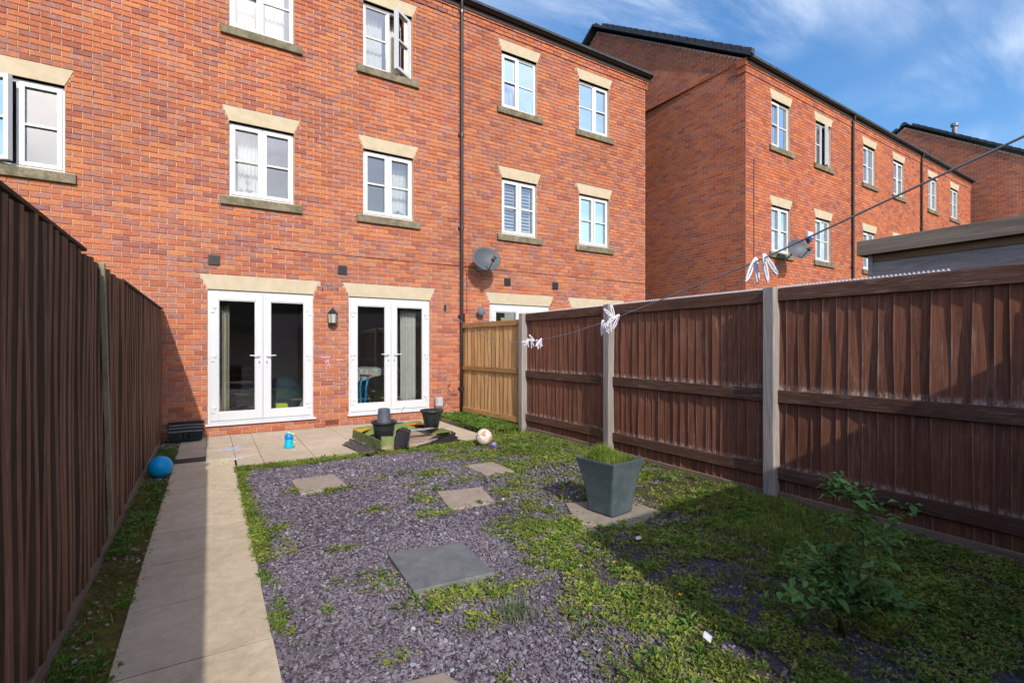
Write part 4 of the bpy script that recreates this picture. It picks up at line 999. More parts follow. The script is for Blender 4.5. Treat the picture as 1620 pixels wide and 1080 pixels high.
# ------------------------------------------------------------------ square planter
PLG = m_stone('blue grey planter', (.065,.09,.10), (.10,.13,.14)); 
t = thing('planter', 'square flared blue grey planter with grass growing in it', 'planter', (2.80, 2.99, .012))
def sq(hs, z, rot, r=.16, n=6):
    P = []; c = hs*(1-r)
    for q in range(4):
        bx, by = [(1, 1), (-1, 1), (-1, -1), (1, -1)][q]
        for i in range(n+1):
            a = math.pi/2*q+math.pi/2*i/n; x = bx*c+hs*r*math.cos(a); y = by*c+hs*r*math.sin(a)
            P.append((2.785+x*math.cos(rot)-y*math.sin(rot), 3.0+x*math.sin(rot)+y*math.cos(rot), z))
    return P
rotp = R(8); m = MB(); prof = [(.126, .014, .2), (.133, .03, .2), (.140, .12, .18), (.153, .22, .14), (.168, .31, .10), (.186, .39, .06), (.199, .44, .04), (.199, .450, .04), (.186, .450, .04), (.18, .425, .05), (.17, .40, .05)]
nn = 28
for hs_, z, r in prof: m.v += sq(hs_, z, rotp, r)
for i in range(len(prof)-1):
    for k in range(nn): m.f.append((i*nn+k, i*nn+(k+1) % nn, (i+1)*nn+(k+1) % nn, (i+1)*nn+k))
m.f.append(tuple(range(nn))[::-1]); m.build('pot', PLG, t, smooth=False)
m = MB(); m.v += sq(.172, .41, rotp, .06); m.f.append(tuple(range(nn))); m.build('soil', SOIL, t)
PLANTER = t
# ------------------------------------------------------------------ balls, bottle, box
t = tag(MB().lathe([(max(.001, .112*math.sin(math.pi*i/16)), .112-.112*math.cos(math.pi*i/16)) for i in range(17)], (-.44, 6.26, -.01), 32).build('ball', m_simple('bright blue rubber', (.0, .36, .74), .45, .4, .06, 12), None, smooth=True), 'bright blue plain ball on the grass beside the left fence', 'ball')
s = NT('worn football leather', .6, .3); vo = s.n('ShaderNodeTexVoronoi', feature='DISTANCE_TO_EDGE'); vo.inputs['Scale'].default_value = 11; s.t.links.new(s.pos(), vo.inputs[0])
c = s.mix(s.rng(vo.outputs['Distance'], .01, .05), (.45,.36,.30), (.72,.64,.55)); c = s.mix(s.rng(s.noise(9, 4, .6), .55, .66), c, (.60,.22,.17)); c = s.mix(s.rng(s.noise(14, 4, .6, off=(3,3,3)), .52, .7, 0, .6), c, (.38,.27,.2)); s.color(c); s.bump(s.rng(vo.outputs['Distance'], 0, .04), .4, .004)
t = thing('football', 'worn white and pink football on the weeds at the patio corner', 'ball', (3.2, 5.93, 0))
MB().lathe([(max(.001, .112*math.sin(math.pi*i/20)), .112-.112*math.cos(math.pi*i/20)) for i in range(21)], (3.2, 5.93, .0), 36).build('ball_shell', s.m, t, smooth=True)
RDP = m_simple('red ball print', (.62, .14, .10), .6, .3, .2, 60)
def onball(pts, r, nm):
    c = Vector((3.2, 5.93, .112)); n = (Vector((0, 0, CAMZ))-c).normalized()+Vector((0, 0, .12)); n.normalize(); a = Vector((0, 0, 1)).cross(n).normalized(); b = n.cross(a)
    MB().tube([c+(n*math.sqrt(max(0, 1-x*x-y*y))+a*x+b*y)*.1125 for x, y in pts], r, 5).build(nm, RDP, t)
onball([(-.22, .12), (-.10, .42), (.02, .60)], .006, 'stripe'); onball([(-.02, .12), (.05, .35), (.08, .58)], .006, 'stripe'); onball([(-.20, .02), (.0, .0), (.18, .04)], .005, 'stripe'); onball([(-.18, .12), (.0, .10), (.16, .13)], .004, 'stripe')
tag(MB().lathe([(.001, 0), (.03, .002), (.04, .02), (.03, .045), (.012, .055), (.001, .055)], (3.28, 5.80, .0), 14).build('toy', m_simple('violet plastic', (.28, .18, .65), .5, .3, .1), None, smooth=True), 'small violet toy beside the worn football', 'toy')
t = thing('bubble_bottle', 'bright blue plastic bottle with a yellow spout standing on the patio', 'bottle', (.90, 7.14, 0))
B1 = m_simple('cyan plastic', (.0, .42, .70), .35, .5, .06); B2 = m_simple('blue plastic shoulder', (.0, .22, .62), .35, .5, .06); B3 = m_simple('yellow green plastic', (.65, .68, .05), .4, .4, .05)
MB().lathe([(.062, 0), (.064, .006), (.055, .05), (.050, .10), (.050, .112)], (.9, 7.14, .004), 20).build('body', B1, t, smooth=True)
MB().lathe([(.052, .112), (.054, .13), (.052, .165), (.040, .185), (.030, .19)], (.9, 7.14, .004), 20).build('shoulder', B2, t, smooth=True)
MB().lathe([(.028, .19), (.026, .205), (.012, .21)], (.9, 7.14, .004), 16).build('cap', m_simple('pale green cap', (.35, .65, .50), .4), t, smooth=True)
m = MB(); m.tube([(.9, 7.14, .19), (.94, 7.11, .188), (.958, 7.10, .182)], [.012, .013, .009], 8); m.build('spout', B3, t, smooth=True)
m = MB(); m.tube([(.94, 7.10, .03), (.958, 7.085, .045), (.958, 7.085, .075), (.945, 7.10, .085)], .008, 8); m.build('handle', B3, t, smooth=True)
BXM = m_stone('scuffed black plastic', (.022,.026,.032), (.045,.05,.058))
t = thing('planter_box', 'scuffed black plastic box against the wall beside the left fence', 'box', (-.28, 8.42, 0))
m = MB(); m.prism([(-.49, 8.28, .03), (-.09, 8.28, .03), (-.075, 8.27, .13), (-.075, 8.60, .20), (-.49, 8.60, .20), (-.50, 8.27, .13)], (0, 0, .001)); m = MB()
m.add([(-.485, 8.29, .02), (-.095, 8.29, .02), (-.08, 8.27, .15), (-.50, 8.27, .15), (-.485, 8.61, .02), (-.095, 8.61, .02), (-.08, 8.62, .24), (-.50, 8.62, .24)], [(0,3,2,1),(4,5,6,7),(0,1,5,4),(1,2,6,5),(2,3,7,6),(3,0,4,7)])
m.build('box_body', BXM, t, bevel=.012)
SCF = m_simple('grey worn ridge', (.28, .27, .27), .7, .3, .4, 40)
for y, z in ((8.28, .155), (8.40, .188), (8.50, .214)):
    m = MB(); m.tube([(-.49, y, z), (-.30, y+.006, z+.006), (-.085, y, z)], .007, 6); m.build('rib', SCF, t)
m = MB(); m.box(-.515, -.07, 8.60, 8.632, .235, .255); m.build('rim', BXM, t, bevel=.004)
DKM = m_simple('black number print', (.004, .004, .005), .6, .2, 0)
m = MB(); fy = 8.268
def stroke(a, b, r=.009):
    a = Vector((a[0], 0, a[1])); b = Vector((b[0], 0, b[1])); c = (a+b)/2; v = (b-a)/2; n = v.normalized().cross(Vector((0, 1, 0)))*r
    m.obox((c.x, fy+(.15-c.z)*.15, c.z), v, (0, .002, 0), n)
for a, b in (((-.335, .12), (-.315, .135)), ((-.315, .135), (-.315, .055)), ((-.335, .053), (-.295, .053)), ((-.262, .055), (-.235, .055)), ((-.265, .058), (-.265, .13)), ((-.265, .13), (-.238, .132)), ((-.235, .058), (-.235, .09)), ((-.262, .093), (-.236, .093))): stroke(a, b)
m.build('number', DKM, t)

# ------------------------------------------------------------------ plant pots and sandpit
def ppot(label, c, rt, rb, h, mat, flip=False, z=0.):
    t = thing('plant_pot', label, 'plant pot', (c[0], c[1], z)); p = [(rb*.9, 0), (rb, .004), (rb+(rt-rb)*.8, h*.76), (rt*1.0, h*.86), (rt*1.10, h*.88), (rt*1.12, h), (rt*1.06, h), (rt*1.0, h*.93), (rt*.9, h*.90)]
    if flip: p = [(rt*1.06, 0), (rt*1.06, .015), (rt, .022), (rb*1.04, h*.86), (rb*1.02, h*.93), (rb*.95, h), (rb*.5, h-.004)]
    m = MB(); m.lathe(p, (c[0], c[1], z), 28); o = m.build('pot', mat, t, smooth=False)
    for q in o.data.polygons: q.use_smooth = len(q.vertices) == 4
    if not flip:
        m = MB(); m.lathe([(.001, h*.9-.02), (rt*.93, h*.9-.018)], (c[0], c[1], z), 20); m.build('soil', SOIL, t)
        m = MB(); m.tube([(c[0]+(rb+(rt-rb)*.62)*1.0*math.cos(a), c[1]+(rb+(rt-rb)*.62)*math.sin(a), z+h*.62) for a in [2*math.pi*i/28 for i in range(28)]], .005, 5, closed=True); m.build('ring', mat, t)
    return t
ppot('larger black plant pot standing in the sandpit with a small pot upturned in it', (2.06, 6.74), .155, .115, .30, DARKP, z=.02)
ppot('small grey blue pot standing upside down in the larger black pot', (2.06, 6.74), .10, .078, .23, GREYPOT, True, z=.26)
ppot('black plant pot standing at the right corner of the green sandpit', (2.84, 6.92), .155, .10, .27, DARKP, z=.13)
STK = m_simple('dry stick', (.25, .17, .10), .8)
tag(MB().tube([(2.17, 6.68, .30), (2.26, 6.70, .38), (2.35, 6.72, .50)], .004, 5).tube([(2.20, 6.68, .31), (2.22, 6.72, .42)], .003, 5).build('stick', STK), 'dry twigs poking out beside the upturned grey pot', 'stick')
OLV = m_simple('olive green painted board', (.10, .13, .045), .7, .3, .35, 12); OLV2 = m_simple('light green board', (.155, .19, .06), .7, .3, .25, 10)
t = thing('sandpit', 'low square green sandpit frame with orange and yellow corner seats on the patio', 'sandpit', (2.42, 6.9, 0))
cs = [Vector((1.80, 7.42, 0)), Vector((1.90, 6.36, 0)), Vector((2.98, 6.52, 0)), Vector((2.90, 7.55, 0))]
cen = sum(cs, Vector())/4
for i in (0, 2, 3):
    a, b = cs[i], cs[(i+1) % 4]; v = b-a; nrm = Vector((-v.y, v.x, 0)).normalized()*.012; h = .115
    tiltv = (cen-(a+b)/2).normalized()*.03
    m = MB(); m.add([a-nrm, b-nrm, b+nrm, a+nrm]+[q+Vector((0, 0, h))+tiltv*.5 for q in (a-nrm, b-nrm, b+nrm, a+nrm)], [(0,3,2,1),(4,5,6,7),(0,1,5,4),(1,2,6,5),(2,3,7,6),(3,0,4,7)])
    m.build('side_board', OLV if i in (0, 3) else OLV2, t, bevel=.003)
m = MB(); m.prism([tuple(q*.98+cen*.02+Vector((0, 0, .004))) for q in cs], (0, 0, .012)); m.build('base_board', m_simple('sandy base board', (.40, .30, .23), .9, .1, .3, 8), t)
SEATC = {0: m_simple('mustard seat', (.58, .34, .02), .6, .3, .2), 1: OLV2, 2: OLV2, 3: m_simple('orange seat', (.75, .20, .02), .5, .3, .15)}
for i in (0, 3, 2):
    c0 = cs[i]; a = c0+(cs[(i+1) % 4]-c0)*.30; b = c0+(cs[i-1]-c0)*.30
    m = MB(); m.prism([c0+Vector((0, 0, .117)), a+Vector((0, 0, .117)), b+Vector((0, 0, .117))], (0, 0, .014)); m.build('corner_seat', SEATC[i], t, bevel=.003)
m = MB(); m.grid(lambda u, v: tuple(cs[0]*(1-v)+cs[3]*v+(cs[1]-cs[0])*(.03+.13*u)+Vector((0, 0, .14-.12*u+.015*math.sin(v*9)))), 5, 12, (0, 0, .006)); m.build('loose_panel', OLV2, t)
m = MB(); m.add([(1.96, 6.50, .01), (2.30, 6.44, .01), (2.30, 6.47, .01), (1.96, 6.53, .01), (1.96, 6.53, .14), (2.28, 6.47, .13), (2.28, 6.50, .13), (1.96, 6.56, .14)], [(0,3,2,1),(4,5,6,7),(0,1,5,4),(1,2,6,5),(2,3,7,6),(3,0,4,7)]); m.build('inner_board', OLV2, t)
s = NT('black liner', .25, .6); s.color((.014, .014, .016)); s.bump(s.noise(13, 5, .6), .8, .03); LIN = s.m
def sheet(label, P, z, amp, seed, extra=None, mat=LIN, n=26):
    P = [Vector(p) for p in P]
    def fn(u, v):
        p = P[0]*(1-u)*(1-v)+P[1]*u*(1-v)+P[2]*u*v+P[3]*(1-u)*v
        w = amp*(math.sin(u*8+seed+v*3)+math.sin(v*11+u*5+seed*2)*.7+math.sin(u*21-v*7+seed)*.35+.3*math.sin(v*31+u*13))
        ed = 1+.02*math.sin(u*17+seed)+.02*math.sin(v*23)
        return (p.x*ed-(ed-1)*P[0].x, p.y, p.z+abs(w)*.8+z+(extra(u, v) if extra else 0))
    return tag(MB().grid(fn, n, n, (0, 0, -.003)).build('liner_sheet', mat, None, smooth=True), label, 'sheet')
sheet('crumpled black liner sheet lying flat left of the sandpit', [(1.64, 6.04, 0), (1.92, 6.16, 0), (1.74, 7.22, 0), (1.54, 6.95, 0)], .006, .022, 1.3)
sheet('black liner sheet draped over the right front edge of the sandpit', [(2.30, 6.20, 0), (3.02, 6.34, .0), (3.02, 6.62, .10), (2.75, 6.44, .03)], .01, .014, 4.1)
sheet('shiny black liner folded over the front of the sandpit like a tongue', [(2.02, 6.14, .0), (2.19, 6.12, .0), (2.36, 6.50, .15), (2.16, 6.54, .15)], .01, .012, 2.2, lambda u, v: .07*math.sin(min(1, v*1.15)*math.pi*.85)+.05*math.sin(u*math.pi))
sheet('thin grey plastic film lying across the middle of the sandpit', [(2.2, 6.72, .12), (2.8, 6.68, .14), (2.8, 6.84, .13), (2.3, 6.92, .12)], .01, .01, 3.2, mat=m_simple('grey plastic film', (.30, .32, .35), .25, .6, .2, 8))
t = thing('brush_head', 'small dark block lying on the patio behind the sandpit', 'block', (2.66, 8.1, 0)); m = MB(); m.box(2.52, 2.80, 8.05, 8.15, .0, .07); m.build('block', BXM, t, bevel=.01)
m = MB(); m.box(2.53, 2.79, 8.06, 8.14, .0705, .085); m.build('bristles', SCF, t)

# ------------------------------------------------------------------ washing line and pegs
LINEP = [(.42, -3.1, 2.42), (1.05, -1.02, 2.12), (1.342, 0, 1.87), (1.431, .31, 1.79), (1.629, .996, 1.658), (1.944, 2.09, 1.505), (2.1, 2.65, 1.445), (2.31, 3.37, 1.397), (2.55, 4.2, 1.40), (2.8, 5.05, 1.455), (3.1, 6.1, 1.60), (3.45, 7.3, 1.80), (3.80, 8.60, 2.05)]
tag(MB().tube(LINEP, .0028, 6).build('washing_line', m_simple('grey line cord', (.34, .32, .31), .7), None), 'grey washing line sagging from upper right down to the house wall', 'washing line')
def line_at(y):
    for a, b in zip(LINEP, LINEP[1:]):
        if a[1] <= y <= b[1]: f = (y-a[1])/(b[1]-a[1]); return Vector(a)*(1-f)+Vector(b)*f
PEG = m_simple('pearly white peg plastic', (.72, .70, .76), .35, .5, .06); PEGP = m_simple('pink tinted peg grip', (.62, .42, .52), .4, .4, .05)
def make_peg(label, grp):
    t = thing('clothes_peg', label, 'clothes peg', (0, 0, 0), grp)
    for s_ in (-1, 1):
        m = MB(); L, w = .038, .0050
        pts = []
        for i in range(20):
            a = 2*math.pi*i/20; z = math.cos(a)*L; x = math.sin(a)*w*(1+.35*math.cos(a)*-1); pts.append(Vector((x, 0, z)))
        Mx = Matrix.Translation((s_*.0115, 0, -.030)) @ Matrix.Rotation(-s_*R(15), 4, 'Y')
        pts = [Mx @ p for p in pts]; m.tube(pts, .0034, 6, closed=True)
        m.tube([Mx @ Vector((-.007, 0, .012)), Mx @ Vector((.007, 0, .012))], .0022, 5); m.build('peg_arm', PEG, t, smooth=True)
    m = MB(); m.tube([(.006*math.cos(a), .004*math.sin(3*a), -.008+.006*math.sin(a)) for a in [2*math.pi*i/10 for i in range(10)]], .0016, 5, closed=True); m.build('spring', GREYM, t)
    m = MB(); m.tube([(-.021, 0, -.066), (-.024, 0, -.073)], .0034, 6); m.build('grip', PEGP, t)
    return t
pegs = [(.985, 20, -28, 1.2, 'nearest clothes peg on the washing line, tilted outward'), (1.025, 15, 10, 1.15, 'clothes peg hanging straight just behind the nearest tilted one'),
        (2.00, 10, 40, 1.1, 'peg sticking out to the right in the middle cluster on the line'), (2.05, -20, 150, 1.05, 'peg pointing upward in the middle cluster on the line'), (2.10, 40, 5, 1.05, 'peg hanging inside the middle cluster on the line'), (2.18, 15, -12, 1.1, 'leftmost peg of the middle cluster on the line'),
        (3.25, 25, 25, 1.0, 'rightmost peg of the far cluster in front of the grey post'), (3.36, -30, -30, 1.0, 'second peg from the right in the far cluster'), (3.43, 20, 120, .9, 'third peg from the right in the far cluster'), (3.50, 50, -20, .9, 'fourth peg from the right in the far cluster'), (3.57, 10, 60, .9, 'leftmost outstretched peg of the far cluster'), (3.62, 30, 0, .85, 'farthest peg on the line, hanging straight in the far cluster')]
first = None
for y, rz, ry, sc_, lab in pegs:
    p = line_at(y); M = Matrix.Translation(p+Vector((0, 0, .006))) @ Matrix.Rotation(R(rz-30), 4, 'Z') @ Matrix.Rotation(R(ry), 4, 'Y') @ Matrix.Scale(sc_, 4)
    if first is None: first = make_peg(lab, 'pegs on the washing line'); first.matrix_basis = M
    else: dup(first, M, lab)
# ------------------------------------------------------------------ slate chippings, stones, weeds
def vnoise(x, y, sc, seed):
    """smooth value noise in 0..1"""
    r = np.random.default_rng(seed); T = r.random((64, 64)); X = x*sc; Y = y*sc
    xi = np.floor(X).astype(int); yi = np.floor(Y).astype(int); fx = X-xi; fy = Y-yi; fx = fx*fx*(3-2*fx); fy = fy*fy*(3-2*fy)
    g = lambda a, b: T[a % 64, b % 64]
    return (g(xi, yi)*(1-fx)+g(xi+1, yi)*fx)*(1-fy)+(g(xi, yi+1)*(1-fx)+g(xi+1, yi+1)*fx)*fy
def fbm(x, y, sc, seed, o=4): return sum(vnoise(x, y, sc*2**i, seed+i)*.5**i for i in range(o))/sum(.5**i for i in range(o))
def sstep(v, a, b): t = np.clip((v-a)/(b-a), 0, 1); return t*t*(3-2*t)
SL = [([.95, 1.47], [2.55, 3.11]), ([.70, 1.13], [4.86, 5.40]), ([2.47, 2.82], [4.55, 5.03]), ([1.78, 2.14], [3.78, 4.20]), ([.66, .83], [1.4, 1.88]), ([2.56, 3.06], [2.76, 3.22])]
def on_slab(x, y, pad=0.):
    m = np.zeros(x.shape, bool)
    for (a, b), (c, d) in SL: m |= (x > a-pad) & (x < b+pad) & (y > c-pad) & (y < d+pad)
    return m
def cover(x, y):
    """weed cover 0..1"""
    xb = np.interp(y, [1., 1.7, 2.2, 2.7, 3.3, 3.7, 4.2, 5., 5.6, 6.1, 6.6], [1.35, 1.42, 1.62, 1.62, 1.75, 2.0, 2.25, 2.35, 2.3, 2.0, 2.0])
    n = fbm(x, y, 2.6, 5, 4); n2 = fbm(x, y, 7., 9, 3)
    c = sstep(x-xb+(n-.5)*1.1, -.10, .40)*(.22+1.0*sstep(n2, .38, .58))
    c *= 1-.75*sstep(fbm(x, y, 1.9, 23, 3), .54, .62)*(y > 1.6)
    c *= np.where((x > 1.7)&(x < 3.6)&(y > 3.1)&(y < 5.2), .62, 1.)
    # bare purple patches near the front middle
    c *= 1-.85*np.exp(-(((x-1.28)/.30)**2+((y-1.95)/.32)**2))
    c *= 1-.8*np.exp(-(((x-2.45)/.28)**2+((y-1.0)/.25)**2))        # bare earth under the shrub
    edge = np.exp(-((x-.285)/.055)**2)*sstep(fbm(x, y, 2.2, 31, 3), .36, .55)*1.1
    edge2 = np.exp(-((y-(6.19+.03*np.sin(x*5)))/.085)**2)*(x > .24)*1.3
    c = np.maximum(c, np.maximum(edge, edge2))
    for px_, py_, rx, ry, a in [(1.02, 4.84, .20, .05, 1.2), (.70, 5.02, .07, .07, 1.), (1.20, 4.05, .12, .05, .8), (1.62, 4.15, .10, .13, 1.1), (1.55, 3.72, .17, .07, 1.), (1.75, 4.62, .12, .04, .7), (1.83, 4.36, .09, .05, 1.), (1.50, 5.0, .16, .05, .5), (.86, 2.82, .10, .12, .9), (1.12, 2.45, .22, .09, 1.2), (1.42, 2.35, .16, .06, 1.),
                                (.42, 4.02, .08, .07, .9), (.62, 2.95, .05, .05, .8), (.52, 2.65, .05, .04, .7), (.43, 3.62, .06, .10, .6), (.75, 3.4, .1, .04, .5), (.7, 2.1, .06, .04, .8), (2.0, 4.95, .2, .12, .8), (2.25, 4.5, .2, .1, .7), (1.75, 2.05, .12, .10, 1.3), (.95, 1.72, .1, .06, .6), (1.15, 2.15, .07, .06, .9)]:
        c = np.maximum(c, a*np.exp(-((x-px_)/rx)**2-((y-py_)/ry)**2))
    c = np.where((x > 3.62) & (y > 6.7), 1.1*sstep(n, .3, .5), c)
    c = np.where((x < -.34), sstep(fbm(x, y, 3.1, 41, 3), .42, .56)*.9, c)
    c = np.where((x > -.355) & (x < .235), 0, c); c = np.where((y > 6.27) & (x < 3.58) & (x > -.36), 0, c)
    c = np.where(on_slab(x, y, -.02), 0, c)
    return np.clip(c, 0, 1.2)
# ---- chips: thin irregular flakes
def flakes(name, n, xr, yr, keep, size, mat, z0=.0, thick=.22, tiltm=.42, seed=1):
    r = np.random.default_rng(seed); x = r.uniform(*xr, n); y = r.uniform(*yr, n); k = keep(x, y, r); x, y = x[k], y[k]; n = len(x)
    s_ = size*np.exp(np.clip(r.normal(0, .38, n), -.8, .55)); K = 5
    a = np.sort(r.uniform(0, 2*np.pi, (n, K)), axis=1)+0; a = (np.arange(K)[None]*2*np.pi/K+r.uniform(-.45, .45, (n, K))); rad = r.uniform(.6, 1.1, (n, K))
    el = r.uniform(.45, .95, n)[:, None]; th = r.uniform(0, 2*np.pi, n)
    lx = np.cos(a)*rad; ly = np.sin(a)*rad*el; lx, ly = lx*np.cos(th)[:, None]-ly*np.sin(th)[:, None], lx*np.sin(th)[:, None]+ly*np.cos(th)[:, None]
    tx = r.normal(0, tiltm, n)*.6; ty = r.normal(0, tiltm, n)*.6
    lz = lx*tx[:, None]+ly*ty[:, None]
    top = np.stack([lx*s_[:, None], ly*s_[:, None], lz*s_[:, None]+(thick*s_)[:, None]], -1); bot = np.stack([lx*s_[:, None], ly*s_[:, None], lz*s_[:, None]], -1)
    zb = z0+r.uniform(-.006, .006, n); base = np.stack([x, y, zb], -1)[:, None]
    V = np.concatenate([top+base, bot+base], axis=1).reshape(-1, 3)
    F = [(0, 1, 2, 2), (0, 2, 3, 3), (0, 3, 4, 4)]
    me_f = []; quads = np.array([(5+i, 5+(i+1) % 5, (i+1) % 5, i) for i in range(5)])
    tris = np.array([(0, 1, 2), (0, 2, 3), (0, 3, 4)])
    off = (np.arange(n)*10)[:, None, None]
    T1 = (tris[None]+off).reshape(-1, 3); Q = quads[None]+off; T2 = np.concatenate([Q[..., [0, 1, 2]], Q[..., [0, 2, 3]]], 1).reshape(-1, 3)
    return stuff(npmesh(name, V, np.concatenate([T1, T2]), mat))
def m_chip(name, stops, rough=.62, spec=.35):
    s = NT(name, rough, spec); r = s.rnd(); c = s.ramp(r, stops); c = s.scale(c, s.rng(s.noise(130, 4, .7), .3, .7, .78, 1.2)); c = s.scale(c, s.rng(s.noise(1.6, 3, .5), .3, .7, .85, 1.1)); s.color(c); s.bump(s.noise(160, 3, .7), .4, .002); return s.m
SLATE = m_chip('purple slate', [(0, (.14,.115,.14)), (.3, (.185,.153,.182)), (.6, (.22,.185,.22)), (.85, (.26,.225,.26)), (.955, (.33,.31,.36)), (.985, (.25,.34,.33)), (1, (.50,.47,.46))])
def keep_chip(x, y, r):
    p = np.where(x < 2.4, 1., np.interp(x, [2.4, 3.4, 4.4], [.85, .45, .2])); p *= 1-.35*np.clip(cover(x, y), 0, 1); p *= np.where((x > 1.9) & (y < 2.6), .08, 1.)
    return (r.random(x.shape) < p) & ~on_slab(x, y, -.035) & ~((y > 6.25) & (x < 3.62))
flakes('slate_chippings', 84000, (.25, 3.3), (.6, 3.4), keep_chip, .0088, SLATE, z0=-.012, seed=1)
flakes('slate_chippings', 50000, (.25, 4.3), (3.4, 6.5), keep_chip, .0108, SLATE, z0=-.012, seed=2)
m = MB(); m.grid(lambda u, v: (.245+2.6*u, -1+7.26*v, -.016+.003*math.sin(u*40)*math.sin(v*60)), 30, 80); 
s = NT('slate bed', .8, .2); n1 = s.noise(70, 5, .75); s.color(s.ramp(n1, [(.3, (.05,.04,.05)), (.5, (.12,.095,.12)), (.7, (.19,.16,.20))])); s.bump(n1, 1, .02); structure(m.build('slate_bed', s.m))
STONES = m_chip('pale garden stones', [(0, (.16,.13,.11)), (.5, (.28,.23,.19)), (.85, (.40,.36,.31)), (1, (.62,.60,.56))], .8, .2)
flakes('stones', 2600, (-.60, -.355), (.8, 8.6), lambda x, y, r: (r.random(x.shape) < np.where(y > 6.4, 1., .35*sstep(fbm(x, y, 3, 77, 3), .4, .6)+.12)), .0115, STONES, z0=-.008, thick=.5, seed=5)
flakes('stones', 420, (1.4, 4.25), (1.0, 6.1), lambda x, y, r: r.random(x.shape) < .55, .010, STONES, z0=.0, thick=.5, seed=8)
# ---- leaves
def m_leaf(name, stops, trans=.35):
    s = NT(name, .55, .35); t = s.t; r = s.rnd(); r = s.math('ADD', s.math('MULTIPLY', r, .5), s.math('MULTIPLY', s.rng(s.noise(5.5, 4, .6), .3, .7, 0, 1, False), .5)); c = s.ramp(r, stops); c = s.scale(c, s.rng(s.noise(2.0, 4, .6), .3, .7, .72, 1.22))
    s.color(c); tl = s.n('ShaderNodeBsdfTranslucent'); s.put(tl.inputs[0], s.mix(1., c, (1.1, 1.1, .6), 'MULTIPLY')); mx = s.n('ShaderNodeMixShader'); mx.inputs[0].default_value = trans
    t.links.new(s.b.outputs[0], mx.inputs[1]); t.links.new(tl.outputs[0], mx.inputs[2]); t.links.new(mx.outputs[0], s.out.inputs[0]); return s.m
WEED = m_leaf('weed leaves', [(0, (.10,.175,.03)), (.3, (.19,.26,.042)), (.65, (.30,.34,.06)), (.85, (.40,.38,.11)), (.93, (.30,.23,.09)), (1, (.26,.14,.07))])
WEED2 = m_leaf('deep green leaves', [(0, (.06,.14,.02)), (.5, (.115,.225,.032)), (.9, (.18,.30,.05)), (1, (.26,.26,.06))])
GRASS = m_leaf('grass blades', [(0, (.09,.17,.02)), (.5, (.19,.28,.04)), (.8, (.32,.36,.07)), (.92, (.33,.27,.12)), (1, (.38,.30,.16))])
DRY = m_leaf('dry grass', [(0, (.30,.20,.10)), (.5, (.42,.31,.17)), (1, (.50,.40,.24))], .2)
def leaves(name, P, L, Wd, up, mat, seed, curl=.25, parent=None, az=None, fold=.25):
    """diamond leaves with a folded midrib. P (n,3) roots, L lengths, up = elevation angle"""
    r = np.random.default_rng(seed); n = len(P); az = r.uniform(0, 2*np.pi, n) if az is None else az
    d = np.stack([np.cos(az)*np.cos(up), np.sin(az)*np.cos(up), np.sin(up)], -1); sd = np.stack([-np.sin(az), np.cos(az), np.zeros(n)], -1)
    roll = r.normal(0, .35, n); upv = np.cross(sd, d)*-1; sd = sd*np.cos(roll)[:, None]+upv*np.sin(roll)[:, None]; upv = np.cross(d, sd)
    L = L[:, None]; Wd = Wd[:, None]
    a = P; b = P+d*L*.5+sd*Wd*.5+upv*L*fold*.3; c = P+d*L-np.array([0, 0, 1.])*L*curl; e = P+d*L*.5-sd*Wd*.5+upv*L*fold*.3; mid = P+d*L*.55
    V = np.stack([a, b, c, e], 1).reshape(-1, 3); off = (np.arange(n)*4)[:, None]
    F = np.concatenate([np.array([0, 1, 2])[None]+off, np.array([0, 2, 3])[None]+off])
    return npmesh(name, V, F, mat, parent)
def clusters(name, n, xr, yr, mat, seed, per=(5, 9), L=(.010, .022), zr=(0, .02), wr=.5, dens=1., covf=cover, elev=(.05, .9), spread=.012):
    r = np.random.default_rng(seed); x = r.uniform(*xr, n); y = r.uniform(*yr, n); k = r.random(n) < covf(x, y)*dens; x, y = x[k], y[k]; n = len(x)
    m = r.integers(per[0], per[1]+1, n); idx = np.repeat(np.arange(n), m); N = len(idx)
    size = np.exp(r.normal(0, .3, n))[idx]; hz = r.uniform(*zr, n)[idx]
    zg = np.where((x > 3.62) & (y > 6.7), .04, -.006)[idx]
    P = np.stack([x[idx]+r.normal(0, spread, N), y[idx]+r.normal(0, spread, N), zg+hz*r.uniform(.3, 1, N)], -1)
    Ls = r.uniform(*L, N)*size
    return stuff(leaves(name, P, Ls, Ls*r.uniform(wr*.7, wr*1.3, N), r.uniform(*elev, N), mat, seed+1))
# small creeping leaves (near part finer)
clusters('creeping_weeds', 24000, (1.0, 4.3), (.65, 3.2), WEED, 21, (4, 7), (.010, .026), (0, .022))
clusters('creeping_weeds', 22000, (.24, 4.35), (3.2, 6.6), WEED, 22, (4, 7), (.012, .026), (0, .028))
clusters('creeping_weeds', 7000, (.24, 1.1), (1.2, 6.5), WEED, 23, (4, 7), (.010, .022), (0, .022))
clusters('leafy_weeds', 9500, (.24, 4.33), (.65, 6.6), WEED2, 24, (5, 9), (.018, .042), (0, .03), .34, .5, elev=(.1, 1.1), spread=.008)
clusters('leafy_weeds', 1500, (3.62, 4.3), (6.75, 8.6), WEED2, 25, (5, 9), (.03, .06), (0, .05), .4, .8, elev=(.2, 1.2))
clusters('leafy_weeds', 2600, (-.60, -.36), (.9, 8.5), WEED2, 26, (5, 9), (.012, .030), (0, .035), .5, .7, elev=(.1, 1.0))
clusters('creeping_weeds', 6500, (-.61, -.34), (.9, 8.5), m_leaf('moss leaves', [(0, (.12,.13,.02)), (.5, (.20,.19,.035)), (.8, (.26,.18,.05)), (1, (.10,.14,.03))]), 27, (4, 6), (.006, .013), (0, .012), covf=lambda x, y: sstep(fbm(x, y, 2.6, 61, 3), .33, .55)*(y < 6.6))
